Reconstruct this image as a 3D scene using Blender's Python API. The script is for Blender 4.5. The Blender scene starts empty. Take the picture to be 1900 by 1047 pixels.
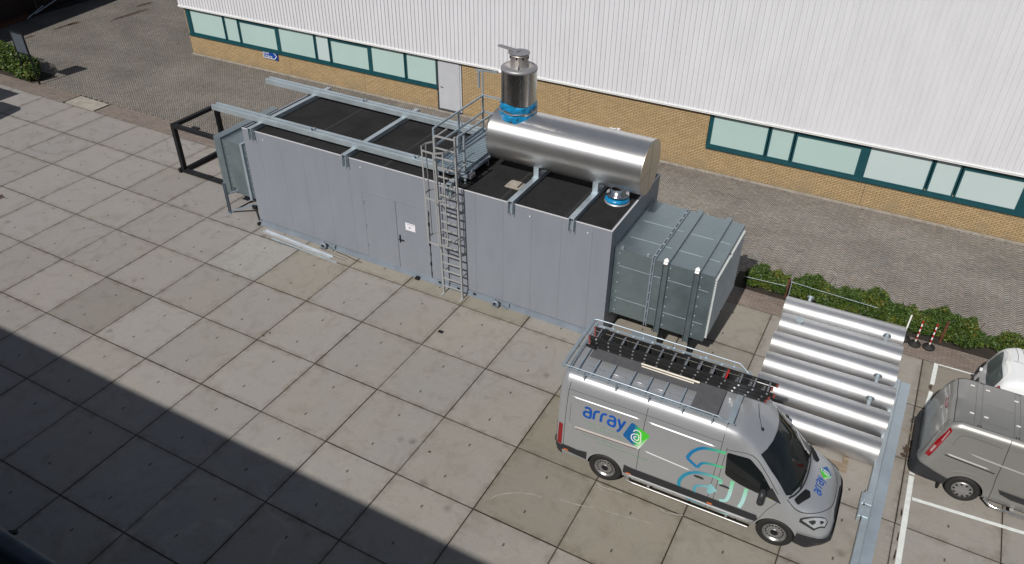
import bpy, bmesh, math, random
import numpy as np
from mathutils import Vector, Matrix, geometry
from mathutils.bvhtree import BVHTree
R = math.radians
random.seed(7); RNG = np.random.default_rng(7)
sc = bpy.context.scene
COL = sc.collection
# ---------------------------------------------------------------- camera, sky, sun, exposure
cd = bpy.data.cameras.new('camera'); cam = bpy.data.objects.new('camera', cd); COL.objects.link(cam)
cam.location = (15.7486, -15.1731, 13.6974)
cam.rotation_euler = (0.950294, -0.010773, 0.496336)
cd.sensor_width = 36.0; cd.lens = 36.0 * 1452.44 / 1900.0
cd.clip_start = 0.1; cd.clip_end = 2000.0
sc.camera = cam
SUN_A, SUN_B = 0.06, 1.03                       # ground shift of a shadow per metre of height
elev = math.atan(1.0 / math.hypot(SUN_A, SUN_B))
wd = bpy.data.worlds.new('World'); sc.world = wd; wd.use_nodes = True
wn = wd.node_tree.nodes; wl = wd.node_tree.links
sky = wn.new('ShaderNodeTexSky'); sky.sky_type = 'NISHITA'; sky.sun_disc = False
sky.sun_elevation = elev; sky.sun_rotation = math.atan2(-SUN_A, -SUN_B)
sky.air_density = 1.0; sky.dust_density = 1.5; sky.ozone_density = 1.0
# fair weather clouds over the procedural sky
wtc = wn.new('ShaderNodeTexCoord'); wno = wn.new('ShaderNodeTexNoise'); wno.inputs['Scale'].default_value = 2.2; wno.inputs['Detail'].default_value = 7; wno.inputs['Roughness'].default_value = .55
wmr = wn.new('ShaderNodeMapRange'); wmr.inputs[1].default_value = .47; wmr.inputs[2].default_value = .66; wmr.inputs[3].default_value = 0; wmr.inputs[4].default_value = .85
wmx = wn.new('ShaderNodeMix'); wmx.data_type = 'RGBA'; wmx.inputs[7].default_value = (5.2, 5.8, 6.8, 1)
wl.new(wtc.outputs['Generated'], wno.inputs['Vector']); wl.new(wno.outputs['Fac'], wmr.inputs[0]); wl.new(wmr.outputs[0], wmx.inputs[0])
wl.new(sky.outputs[0], wmx.inputs[6]); wl.new(wmx.outputs[2], wn['Background'].inputs[0]); wn['Background'].inputs[1].default_value = 0.040
sd = bpy.data.lights.new('sun', 'SUN'); sd.energy = 4.15; sd.angle = R(0.55); sd.color = (1.0, 0.955, 0.89)
so = bpy.data.objects.new('sun', sd); COL.objects.link(so)
so.rotation_euler = Vector((SUN_A, SUN_B, -1.0)).to_track_quat('-Z', 'Y').to_euler(); so.location = (0, -30, 30)
sc.view_settings.view_transform = 'Standard'; sc.view_settings.look = 'None'
sc.view_settings.exposure = 0.0; sc.view_settings.gamma = 1.0

# ---------------------------------------------------------------- materials
class NT:
    def __init__(s, name):
        s.m = bpy.data.materials.new(name); s.m.use_nodes = True
        s.t = s.m.node_tree; s.b = s.t.nodes['Principled BSDF']
    def n(s, ty, **k):
        nd = s.t.nodes.new(ty)
        for a, v in k.items(): setattr(nd, a, v)
        return nd
    def set(s, nd, i, v):
        if hasattr(v, 'is_output') or isinstance(v, bpy.types.NodeSocket): s.t.links.new(v, nd.inputs[i])
        else: nd.inputs[i].default_value = v
    def math(s, op, a, b=0.0, c=None):
        nd = s.n('ShaderNodeMath', operation=op); s.set(nd, 0, a); s.set(nd, 1, b)
        if c is not None: s.set(nd, 2, c)
        return nd.outputs[0]
    def coord(s, scale=(1, 1, 1), kind='Object'):
        tc = s.n('ShaderNodeTexCoord'); mp = s.n('ShaderNodeMapping'); mp.inputs['Scale'].default_value = scale
        s.t.links.new(tc.outputs[kind], mp.inputs[0]); return mp.outputs[0]
    def noise(s, co, scale, detail=4, rough=.55, dist=0.0):
        nd = s.n('ShaderNodeTexNoise'); s.t.links.new(co, nd.inputs['Vector'])
        nd.inputs['Scale'].default_value = scale; nd.inputs['Detail'].default_value = detail
        nd.inputs['Roughness'].default_value = rough; nd.inputs['Distortion'].default_value = dist
        return nd.outputs['Fac']
    def ramp(s, f, lo, hi, a=0.0, b=1.0):
        nd = s.n('ShaderNodeMapRange'); nd.clamp = True
        s.set(nd, 0, f); nd.inputs[1].default_value = lo; nd.inputs[2].default_value = hi
        nd.inputs[3].default_value = a; nd.inputs[4].default_value = b
        return nd.outputs[0]
    def mix(s, f, a, b, mode='MIX'):
        nd = s.n('ShaderNodeMix', data_type='RGBA', blend_type=mode)
        s.set(nd, 0, f)
        for i, v in ((6, a), (7, b)):
            if isinstance(v, tuple): v = v if len(v) == 4 else (*v, 1)
            s.set(nd, i, v)
        return nd.outputs[2]
    def scale(s, col, f):
        nd = s.n('ShaderNodeVectorMath', operation='SCALE'); s.set(nd, 0, col); s.set(nd, 3, f); return nd.outputs[0]
    def bump(s, h, strength, dist=0.01):
        nd = s.n('ShaderNodeBump'); nd.inputs['Strength'].default_value = strength; nd.inputs['Distance'].default_value = dist
        s.set(nd, 2, h); s.t.links.new(nd.outputs[0], s.b.inputs['Normal'])
    def attr(s, name):
        nd = s.n('ShaderNodeAttribute'); nd.attribute_name = name; return nd
    def out(s, col=None, rough=None, metal=None, **k):
        for i, v in (('Base Color', col), ('Roughness', rough), ('Metallic', metal), *k.items()):
            if v is None: continue
            if isinstance(v, tuple) and len(v) == 3 and 'Color' in i: v = (*v, 1)
            s.set(s.b, i, v)
        return s.m

def simple(name, col, rough=.5, metal=0., var=.10, scale=3., fine=.05, coat=0., bump=0., stretch=(1, 1, 1), rvar=.06, spec=None):
    t = NT(name); co = t.coord(stretch)
    a = t.noise(co, scale, 5); b = t.noise(co, scale * 14, 3)
    f = t.math('ADD', t.ramp(a, .3, .7, 1 - var, 1 + var), t.ramp(b, .3, .7, -fine, fine))
    c = t.n('ShaderNodeRGB'); c.outputs[0].default_value = (*col, 1)
    t.out(t.scale(c.outputs[0], f), t.ramp(b, .3, .7, max(.02, rough - rvar), rough + rvar), metal)
    if coat: t.b.inputs['Coat Weight'].default_value = coat; t.b.inputs['Coat Roughness'].default_value = .05
    if spec is not None: t.b.inputs['Specular IOR Level'].default_value = spec
    if bump: t.bump(b, bump)
    return t.m

def galvanised(name, col=(.36, .42, .47), rough=.42, metal=.55, sc_=9.):
    t = NT(name); co = t.coord()
    v = t.n('ShaderNodeTexVoronoi'); t.t.links.new(co, v.inputs['Vector']); v.inputs['Scale'].default_value = sc_ * 3
    sep = t.n('ShaderNodeSeparateColor'); t.t.links.new(v.outputs['Color'], sep.inputs[0])
    a = t.noise(co, 2.2, 6)
    f = t.math('ADD', t.ramp(sep.outputs[0], 0, 1, .97, 1.03), t.ramp(a, .3, .7, -.08, .08))
    c = t.n('ShaderNodeRGB'); c.outputs[0].default_value = (*col, 1)
    t.out(t.scale(c.outputs[0], f), t.ramp(a, .3, .7, rough - .08, rough + .12), metal)
    return t.m

def concrete(name, base, slab=True):
    t = NT(name); co = t.coord()
    big = t.noise(co, .35, 5, .6); mid = t.noise(co, 1.7, 7, .65, .6); fin = t.noise(co, 28, 4, .7)
    c = t.n('ShaderNodeRGB'); c.outputs[0].default_value = (*base, 1)
    col = t.mix(t.ramp(big, .35, .65), c.outputs[0], tuple(x * y for x, y in zip(base, (.97, 1.0, 1.05))))
    col = t.mix(t.ramp(mid, .52, .72, 0, .55), col, tuple(x * y for x, y in zip(base, (.72, .70, .66))))
    col = t.mix(t.ramp(mid, .26, .42, .35, 0), col, tuple(min(.6, x * 1.2) for x in base))
    # tyre scrubs and scratches: stretched, distorted noise
    co2 = t.coord((.5, 2.6, 1)); sw = t.noise(co2, 2.1, 8, .72, 2.2)
    col = t.mix(t.ramp(sw, .57, .72, 0, .42), col, tuple(x * .62 for x in base))
    co3 = t.coord((3.0, .7, 1)); sw2 = t.noise(co3, 1.3, 8, .7, 3.0)
    col = t.mix(t.ramp(sw2, .60, .70, 0, .35), col, tuple(min(.7, x * 1.35) for x in base))
    sm = t.noise(co, 3.6, 9, .72, 1.6)
    col = t.mix(t.ramp(sm, .56, .70, 0, .42), col, tuple(x * .66 for x in base))
    col = t.mix(t.ramp(sm, .26, .40, .30, 0), col, tuple(min(.6, x * 1.25) for x in base))
    sp2 = t.noise(t.coord((1, 1, 1)), 11, 5, .6)
    col = t.mix(t.ramp(sp2, .68, .76, 0, .5), col, tuple(x * .5 for x in base))
    v = t.n('ShaderNodeTexVoronoi'); t.t.links.new(co, v.inputs['Vector']); v.inputs['Scale'].default_value = 1.15
    col = t.mix(t.math('MULTIPLY', t.ramp(v.outputs['Distance'], .04, .16, 1, 0), t.ramp(mid, .45, .6, 0, .45)), col, (.06, .055, .055))
    pos = t.n('ShaderNodeSeparateXYZ'); t.t.links.new(co, pos.inputs[0])
    nz = t.noise(co, 1.1, 3, .5)
    for (cx, cy, rr, k, dark) in ((-8.6, 4.6, 3.4, 9, .72), (-3.6, 5.2, 4.6, 7, 1.28), (-13.5, 1.5, 2.6, 8, .75), (5.5, -9.5, 3.6, 6, 1.2), (12.5, -9.5, 4.2, 5, 1.25), (-6.0, -3.0, 2.4, 9, .8), (8.5, -1.0, 2.2, 10, .85), (13.6, 2.6, 1.6, 9, .8)):
        dx = t.math('SUBTRACT', pos.outputs[0], cx); dy = t.math('SUBTRACT', pos.outputs[1], cy)
        ds = t.math('SQRT', t.math('ADD', t.math('MULTIPLY', dx, dx), t.math('MULTIPLY', dy, dy)))
        wv = t.math('SINE', t.math('ADD', t.math('MULTIPLY', ds, k), t.math('MULTIPLY', nz, 9.0)))
        mk = t.math('MULTIPLY', t.math('MULTIPLY', t.ramp(wv, .72, .98), t.ramp(ds, rr * .45, rr, 1, 0)), t.ramp(sw, .40, .58, 0, .8))
        col = t.mix(mk, col, tuple(min(.7, x * dark) for x in base))
    if slab:
        at = t.attr('tint'); sp = t.n('ShaderNodeSeparateXYZ'); uv = t.n('ShaderNodeUVMap'); uv.uv_map = 'UVMap'
        t.t.links.new(uv.outputs[0], sp.inputs[0])
        ex = t.math('SUBTRACT', .5, t.math('ABSOLUTE', t.math('SUBTRACT', sp.outputs[0], .5)))
        ey = t.math('SUBTRACT', .5, t.math('ABSOLUTE', t.math('SUBTRACT', sp.outputs[1], .5)))
        ed = t.math('MINIMUM', ex, ey)
        em = t.math('MULTIPLY', t.ramp(ed, 0, .09, 1, 0), t.ramp(t.noise(co, 3.1, 6, .7), .42, .72, 0, .9))
        col = t.mix(em, col, tuple(x * y for x, y in zip(base, (.48, .43, .36))))
        # chipped arris: thin darker line right at the joint
        col = t.mix(t.ramp(ed, 0, .012, .55, 0), col, (.10, .085, .07))
        mx = t.math('LESS_THAN', t.math('ABSOLUTE', t.math('SUBTRACT', sp.outputs[0], .5)), .010)
        my = t.math('LESS_THAN', t.math('ABSOLUTE', t.math('SUBTRACT', t.math('ABSOLUTE', t.math('SUBTRACT', sp.outputs[1], .5)), .268)), .021)
        col = t.mix(t.math('MULTIPLY', t.math('MULTIPLY', mx, my), .75), col, (.03, .025, .02))
        col = t.mix(1.0, col, at.outputs['Color'], 'MULTIPLY')
    f = t.ramp(fin, .3, .7, .93, 1.07)
    t.out(t.scale(col, f), t.ramp(mid, .3, .7, .8, .95), 0.)
    t.b.inputs['Specular IOR Level'].default_value = .25
    t.bump(fin, .25, .004)
    return t.m

def tinted(name, rough=.85, fine=.12, scale=20, bump=.3, spec=.25, big=.12):
    t = NT(name); co = t.coord(); at = t.attr('tint')
    a = t.noise(co, scale, 4); b = t.noise(co, .55, 5, .6)
    f = t.math('ADD', t.ramp(a, .3, .7, 1 - fine, 1 + fine), t.ramp(b, .3, .7, -big, big))
    t.out(t.scale(at.outputs['Color'], f), rough, 0.); t.b.inputs['Specular IOR Level'].default_value = spec
    if bump: t.bump(a, bump, .004)
    return t.m

def brick_wall(name):
    t = NT(name); co = t.coord()
    sp = t.n('ShaderNodeSeparateXYZ'); t.t.links.new(co, sp.inputs[0])
    cb = t.n('ShaderNodeCombineXYZ'); t.t.links.new(sp.outputs[0], cb.inputs[0]); t.t.links.new(sp.outputs[2], cb.inputs[1])
    br = t.n('ShaderNodeTexBrick'); t.t.links.new(cb.outputs[0], br.inputs['Vector'])
    for k, v in (('Color1', (.46, .335, .185, 1)), ('Color2', (.365, .262, .142, 1)), ('Mortar', (.085, .06, .038, 1)), ('Scale', 1.0),
                 ('Mortar Size', .009), ('Mortar Smooth', .3), ('Bias', -.1), ('Brick Width', .22), ('Row Height', .0625)):
        br.inputs[k].default_value = v
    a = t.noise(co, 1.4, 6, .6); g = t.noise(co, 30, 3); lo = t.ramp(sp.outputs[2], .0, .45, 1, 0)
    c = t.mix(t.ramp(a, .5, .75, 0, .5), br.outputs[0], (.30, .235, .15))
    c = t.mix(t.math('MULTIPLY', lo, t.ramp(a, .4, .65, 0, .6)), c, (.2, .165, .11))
    t.out(t.scale(c, t.ramp(g, .3, .7, .88, 1.12)), .85, 0.); t.b.inputs['Specular IOR Level'].default_value = .2
    t.bump(br.outputs['Fac'], -.5, .006)
    return t.m

def steel(name, col=(.80, .80, .80), r0=.22, r1=.34, stretch=(1, 14, 14), aniso=0., axis='X', rot_=0., metal=1.0):
    t = NT(name); co = t.coord(stretch); a = t.noise(co, 6, 5, .7); b = t.noise(t.coord(), 1.6, 4)
    c = t.n('ShaderNodeRGB'); c.outputs[0].default_value = (*col, 1)
    t.out(t.scale(c.outputs[0], t.ramp(b, .3, .7, .93, 1.04)), t.ramp(a, .25, .75, r0, r1), metal)
    if aniso:
        tg = t.n('ShaderNodeTangent', direction_type='RADIAL', axis=axis); t.t.links.new(tg.outputs[0], t.b.inputs['Tangent'])
        t.b.inputs['Anisotropic'].default_value = aniso; t.b.inputs['Anisotropic Rotation'].default_value = rot_
    else: t.bump(t.noise(t.coord(), 1.1, 2), .12, .05)
    return t.m

def logo_mat(name):       # blue to green to white badge, by position on the badge
    t = NT(name); uv = t.n('ShaderNodeUVMap'); uv.uv_map = 'UVMap'
    sp = t.n('ShaderNodeSeparateXYZ'); t.t.links.new(uv.outputs[0], sp.inputs[0])
    c = t.mix(t.ramp(sp.outputs[0], .38, .62), (.005, .10, .30), (.06, .52, .03))
    c = t.mix(t.ramp(t.math('SUBTRACT', sp.outputs[0], sp.outputs[1]), .30, .62), c, (.75, .80, .78))
    t.out(c, .3, 0.); return t.m
def swirl_mat(name):
    t = NT(name); uv = t.n('ShaderNodeUVMap'); uv.uv_map = 'UVMap'
    sp = t.n('ShaderNodeSeparateXYZ'); t.t.links.new(uv.outputs[0], sp.inputs[0])
    top = t.mix(t.ramp(sp.outputs[0], .25, .62), (.005, .16, .36), (.10, .55, .16))
    bot = t.mix(t.ramp(sp.outputs[0], .15, .8), (.02, .24, .36), (.40, .68, .66))
    c = t.mix(t.ramp(sp.outputs[1], .42, .68), bot, top)
    t.out(c, .3, 0.); return t.m

m = {}
m['slab'] = concrete('concrete_slab', (.286, .266, .245))
m['soil'] = simple('joint_soil', (.030, .024, .019), .95, var=.3)
m['paver'] = tinted('clay_paver')
m['brick'] = brick_wall('yellow_brick')
m['clad'] = simple('white_cladding', (.625, .635, .67), .45, var=.04, fine=.01, stretch=(1, 1, .2))
m['flash'] = simple('white_flashing', (.78, .79, .80), .4, var=.03)
m['teal'] = simple('teal_frame', (.006, .060, .075), .4, var=.12)
m['pane'] = simple('frosted_pane', (.385, .52, .505), .12, var=.025, scale=.5, fine=.0, rvar=.01)
m['pane2'] = simple('frosted_pane_pale', (.46, .56, .57), .12, var=.03, scale=.4, fine=0, rvar=.01)
m['doorgrey'] = simple('grey_door', (.43, .45, .49), .45, var=.04)
m['panel'] = simple('grey_panel', (.215, .235, .275), .45, var=.04, fine=.015, stretch=(1, 1, .3))
m['panel_edge'] = simple('panel_edge', (.55, .55, .58), .4, var=.05)
m['frame'] = simple('grey_frame', (.20, .235, .28), .5, var=.12)
m['groove'] = simple('dark_groove', (.03, .032, .036), .8)
m['felt'] = simple('roof_felt', (.019, .019, .020), .95, var=.25, scale=1.2, fine=.25, bump=.3, spec=.2)
m['galv'] = galvanised('galvanised', (.40, .47, .53))
m['galv_l'] = galvanised('galvanised_light', (.44, .51, .56), .42)
m['duct'] = galvanised('duct_sheet', (.24, .30, .33), .36, .7, 4.)
m['louvre'] = simple('louvre', (.62, .66, .65), .5, var=.08)
m['black'] = simple('black_steel', (.010, .011, .013), .55, var=.3, spec=.3)
m['alu'] = steel('brushed_aluminium', (.92, .925, .94), .58, .66, aniso=.82, rot_=.25, metal=.93)
m['muffler'] = steel('stainless_jacket', (.74, .735, .73), .33, .42, aniso=.8, rot_=.25, metal=.9)
m['stack'] = steel('stack_steel', (.50, .475, .45), .20, .32, (14, 14, 1))
m['stack_m'] = simple('matt_steel', (.36, .36, .38), .5, .6)
m['wrap'] = simple('blue_wrap', (.008, .20, .42), .28, var=.35, scale=6, fine=.1, bump=1.0)
m['white'] = simple('white_paint', (.78, .78, .77), .5, var=.04)
m['road'] = simple('road_paint', (.66, .69, .68), .8, var=.10, scale=8, fine=.08)
m['red'] = simple('red_paint', (.40, .012, .01), .4)
m['rust'] = simple('rusty_steel', (.10, .032, .018), .85, var=.35, scale=8)
m['rubber'] = simple('rubber', (.014, .014, .014), .75, var=.2)
m['dgrey'] = simple('dark_plastic', (.022, .024, .028), .5, var=.12)
m['glass'] = simple('dark_glass', (.008, .010, .011), .05, var=.1, rvar=.01, spec=.6)
m['silver'] = simple('silver_paint', (.50, .52, .55), .40, .62, var=.015, fine=.006, coat=.5, rvar=.02)
m['grey_p'] = simple('graphite_paint', (.30, .30, .29), .36, .55, var=.015, fine=.006, coat=.5, rvar=.02)
m['white_p'] = simple('white_van_paint', (.72, .74, .76), .35, 0., var=.01, fine=.005, coat=.5, rvar=.02)
m['rim'] = simple('wheel_steel', (.40, .40, .41), .35, .8, var=.08)
m['chrome'] = simple('chrome', (.75, .75, .75), .12, 1.0, var=.03)
m['tail'] = simple('tail_light', (.22, .006, .010), .15, coat=.4)
m['tail_c'] = simple('clear_lens', (.30, .22, .22), .15, coat=.6)
m['lamp'] = simple('head_lamp', (.46, .48, .51), .12, .35, var=.25, scale=14)
m['stepst'] = simple('step_steel', (.36, .355, .35), .42, .85)
m['orange'] = simple('marker_orange', (.70, .16, .03), .35)
m['blue'] = simple('logo_blue', (.004, .075, .36), .35)
m['green_s'] = simple('logo_green', (.17, .30, .20), .4)
m['badge'] = logo_mat('badge_gradient'); m['swirl'] = swirl_mat('swirl_gradient')
m['sign_b'] = simple('sign_blue', (.004, .05, .30), .35)
m['paper'] = simple('paper', (.74, .73, .80), .6, var=.02)
m['board'] = simple('board_face', (.065, .08, .10), .45)
m['lad'] = simple('ladder_black', (.012, .012, .013), .55)
m['ladalu'] = simple('ladder_alu', (.42, .44, .46), .35, .8)
m['chequer'] = simple('chequer_plate', (.12, .12, .13), .6, .3, scale=10, fine=.4, bump=.6)
m['wood'] = simple('timber', (.24, .19, .14), .8, var=.2, stretch=(1, 8, 8))
m['leaf'] = tinted('leaf', .5, .10, 6, 0, .4, .0)
m['bark'] = simple('bark', (.07, .05, .035), .9, var=.3)
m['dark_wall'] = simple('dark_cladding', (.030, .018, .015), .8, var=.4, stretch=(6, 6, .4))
m['seam'] = simple('panel_gap', (.022, .022, .024), .7)
m['reveal'] = simple('inner_dark', (.012, .012, .013), .9)
m['trackr'] = simple('door_track', (.62, .59, .56), .4, .2)
m['dirt_shadow'] = simple('dirt_and_shadow', (.06, .042, .03), .95, var=.4)

# ---------------------------------------------------------------- mesh helpers
class MB:
    def __init__(s): s.v = []; s.f = []; s.mi = []; s.sm = []; s.cur = 0; s.mats = []; s.smooth = False
    def mat(s, x):
        if x not in s.mats: s.mats.append(x)
        s.cur = s.mats.index(x); return s
    def add(s, vs, fs, smooth=None):
        n = len(s.v); s.v += [tuple(v) for v in vs]; smooth = s.smooth if smooth is None else smooth
        for f in fs: s.f.append([i + n for i in f]); s.mi.append(s.cur); s.sm.append(smooth)
        return s
    def box(s, x0, y0, z0, x1, y1, z1):
        if x0 > x1: x0, x1 = x1, x0
        if y0 > y1: y0, y1 = y1, y0
        if z0 > z1: z0, z1 = z1, z0
        v = [(x, y, z) for z in (z0, z1) for y in (y0, y1) for x in (x0, x1)]
        return s.add(v, [(0, 2, 3, 1), (4, 5, 7, 6), (0, 1, 5, 4), (2, 6, 7, 3), (0, 4, 6, 2), (1, 3, 7, 5)], False)
    def frame(s, p, q, up=(0, 0, 1)):
        p, q, up = Vector(p), Vector(q), Vector(up); d = (q - p).normalized()
        if abs(d.dot(up.normalized())) > .98: up = Vector((0, 1, 0)) if abs(d.y) < .9 else Vector((1, 0, 0))
        a = d.cross(up).normalized(); return p, q, a, a.cross(d).normalized()
    def extrude(s, prof, p, q, up=(0, 0, 1), cap=True, smooth=False):
        p, q, a, b = s.frame(p, q, up); n = len(prof)
        v = [p + a * x + b * y for x, y in prof] + [q + a * x + b * y for x, y in prof]
        f = [(i, (i + 1) % n, n + (i + 1) % n, n + i) for i in range(n)]
        s.add(v, f, smooth)
        if cap: s.add(v, [tuple(range(n - 1, -1, -1)), tuple(range(n, 2 * n))], False)
        return s
    def bar(s, p, q, w, h=None, up=(0, 0, 1)):
        h = h or w; w, h = w / 2, h / 2
        return s.extrude([(-w, -h), (w, -h), (w, h), (-w, h)], p, q, up)
    def channel(s, p, q, w, h, t=.008, up=(0, 0, 1)):   # U profile, web towards -up
        w2, h2 = w / 2, h / 2
        return s.extrude([(-w2, -h2), (w2, -h2), (w2, h2), (w2 - t, h2), (w2 - t, -h2 + t), (-w2 + t, -h2 + t), (-w2 + t, h2), (-w2, h2)], p, q, up)
    def ibeam(s, p, q, w, h, t=.012, up=(0, 0, 1)):
        w2, h2, c = w / 2, h / 2, t / 2
        return s.extrude([(-w2, -h2), (w2, -h2), (w2, -h2 + t), (c, -h2 + t), (c, h2 - t), (w2, h2 - t), (w2, h2), (-w2, h2), (-w2, h2 - t), (-c, h2 - t), (-c, -h2 + t), (-w2, -h2 + t)], p, q, up)
    def cyl(s, p, q, r, n=24, r2=None, cap=True, smooth=True):
        p, q, a, b = s.frame(p, q); r2 = r if r2 is None else r2
        cs = [(math.cos(2 * math.pi * i / n), math.sin(2 * math.pi * i / n)) for i in range(n)]
        v = [p + (a * x + b * y) * r for x, y in cs] + [q + (a * x + b * y) * r2 for x, y in cs]
        s.add(v, [(i, (i + 1) % n, n + (i + 1) % n, n + i) for i in range(n)], smooth)
        if cap: s.add(v, [tuple(range(n - 1, -1, -1)), tuple(range(n, 2 * n))], False)
        return s
    def lathe(s, prof, p, ax=(0, 0, 1), n=32, cap=False):   # prof: (radius, along)
        p = Vector(p); _, _, a, b = s.frame(p, p + Vector(ax)); d = Vector(ax).normalized(); k = len(prof)
        v = [p + d * h + (a * math.cos(t) + b * math.sin(t)) * r for r, h in prof for t in (2 * math.pi * i / n for i in range(n))]
        f = [(j * n + i, j * n + (i + 1) % n, (j + 1) * n + (i + 1) % n, (j + 1) * n + i) for j in range(k - 1) for i in range(n)]
        s.add(v, f, True)
        return s
    def tube(s, pts, r, n=8, closed=False):
        P = [Vector(p) for p in pts]; rings = []; k = len(P)
        up = Vector((0, 0, 1))
        for i, p in enumerate(P):
            a = P[i - 1] if i or closed else P[0]; b = P[(i + 1) % k] if i < k - 1 or closed else P[-1]
            d = (b - a).normalized(); u = up if abs(d.dot(up)) < .95 else Vector((1, 0, 0))
            x = d.cross(u).normalized(); y = x.cross(d)
            rings.append([p + (x * math.cos(2 * math.pi * j / n) + y * math.sin(2 * math.pi * j / n)) * r for j in range(n)])
        v = [q for rg in rings for q in rg]
        f = [(i * n + j, i * n + (j + 1) % n, ((i + 1) % k) * n + (j + 1) % n, ((i + 1) % k) * n + j) for i in range(k if closed else k - 1) for j in range(n)]
        s.add(v, f, True)
        if not closed: s.add(v, [tuple(range(n - 1, -1, -1)), tuple((k - 1) * n + j for j in range(n))], False)
        return s
    def poly(s, pts): return s.add(pts, [tuple(range(len(pts)))], False)
    def slab(s, pts, t):    # planar polygon thickened by vector t
        t = Vector(t); n = len(pts); v = [Vector(p) for p in pts]; v += [p + t for p in v]
        return s.add(v, [tuple(range(n - 1, -1, -1)), tuple(range(n, 2 * n))] + [(i, (i + 1) % n, n + (i + 1) % n, n + i) for i in range(n)], False)

ORG = {}
def link(name, me, parent=None):
    o = bpy.data.objects.new(name, me); COL.objects.link(o)
    if parent is not None: o.parent = parent; ORG[o.name] = ORG.get(parent.name, Vector((0, 0, 0)))
    return o
def build(mb, name, parent=None, mat=None, fix=True):
    org = ORG.get(parent.name, Vector((0, 0, 0))) if parent is not None else Vector((0, 0, 0))
    me = bpy.data.meshes.new(name)
    me.from_pydata([(x - org.x, y - org.y, z - org.z) for x, y, z in mb.v], [], mb.f)
    for x in (mb.mats or [mat]): me.materials.append(m[x])
    me.polygons.foreach_set('material_index', mb.mi); me.polygons.foreach_set('use_smooth', mb.sm)
    if fix:
        bm = bmesh.new(); bm.from_mesh(me); bmesh.ops.recalc_face_normals(bm, faces=bm.faces); bm.to_mesh(me); bm.free()
    me.update()
    return link(name, me, parent)
def tag(o, label=None, cat=None, group=None, kind=None):
    if label: o['label'] = label
    if cat: o['category'] = cat
    if group: o['group'] = group
    if kind: o['kind'] = kind
    return o
def thing(name, label, cat, loc=(0, 0, 0), group=None):
    o = bpy.data.objects.new(name, None); COL.objects.link(o); o.location = loc; o.empty_display_size = .2
    ORG[o.name] = Vector(loc); tag(o, label, cat, group); return o
def base_at(o, loc):     # move the origin of a one-mesh thing to its base, geometry staying put
    o.data.transform(Matrix.Translation(-Vector(loc))); o.location = loc; return o
def dup(root, loc=None, label=None, rz=None):
    r = root.copy(); COL.objects.link(r)
    if loc is not None: r.location = loc
    if rz is not None: r.rotation_euler.z = rz
    if label: r['label'] = label
    for ch in list(root.children):
        c = ch.copy(); COL.objects.link(c); c.parent = r
        for g in list(ch.children):
            d = g.copy(); COL.objects.link(d); d.parent = c
    return r
def quads(name, Q, mat, tint=None, uv=False):
    """Q: (n,4,3) array of quads; tint (n,3)"""
    n = len(Q); me = bpy.data.meshes.new(name)
    me.vertices.add(4 * n); me.vertices.foreach_set('co', Q.reshape(-1).astype(np.float32))
    me.loops.add(4 * n); me.loops.foreach_set('vertex_index', np.arange(4 * n, dtype=np.int32))
    me.polygons.add(n); me.polygons.foreach_set('loop_start', np.arange(0, 4 * n, 4, dtype=np.int32))
    me.polygons.foreach_set('loop_total', np.full(n, 4, dtype=np.int32))
    if uv:
        me.uv_layers.new(name='UVMap'); me.uv_layers[0].data.foreach_set('uv', np.tile(np.array([0, 0, 1, 0, 1, 1, 0, 1], np.float32), n))
    if tint is not None:
        ca = me.color_attributes.new('tint', 'FLOAT_COLOR', 'CORNER')
        c = np.concatenate([tint, np.ones((n, 1))], 1); ca.data.foreach_set('color', np.repeat(c, 4, 0).reshape(-1).astype(np.float32))
    me.update(); me.validate(); me.materials.append(m[mat])
    return link(name, me)
def text_mb(mb, body, size, place, align='LEFT'):
    cu = bpy.data.curves.new('t', 'FONT'); cu.body = body; cu.size = size; cu.align_x = align; cu.resolution_u = 3
    ob = bpy.data.objects.new('t', cu); COL.objects.link(ob)
    dg = bpy.context.evaluated_depsgraph_get(); me = bpy.data.meshes.new_from_object(ob.evaluated_get(dg))
    mb.add([place(v.co.x, v.co.y) for v in me.vertices], [tuple(p.vertices) for p in me.polygons], False)
    bpy.data.objects.remove(ob); bpy.data.curves.remove(cu); bpy.data.meshes.remove(me)

# ================================================================= SETTING
gb = MB(); gb.poly([(-400, -400, -.06), (400, -400, -.06), (400, 400, -.06), (-400, 400, -.06)])
tag(build(gb, 'ground', mat='soil'), kind='structure')
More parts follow.
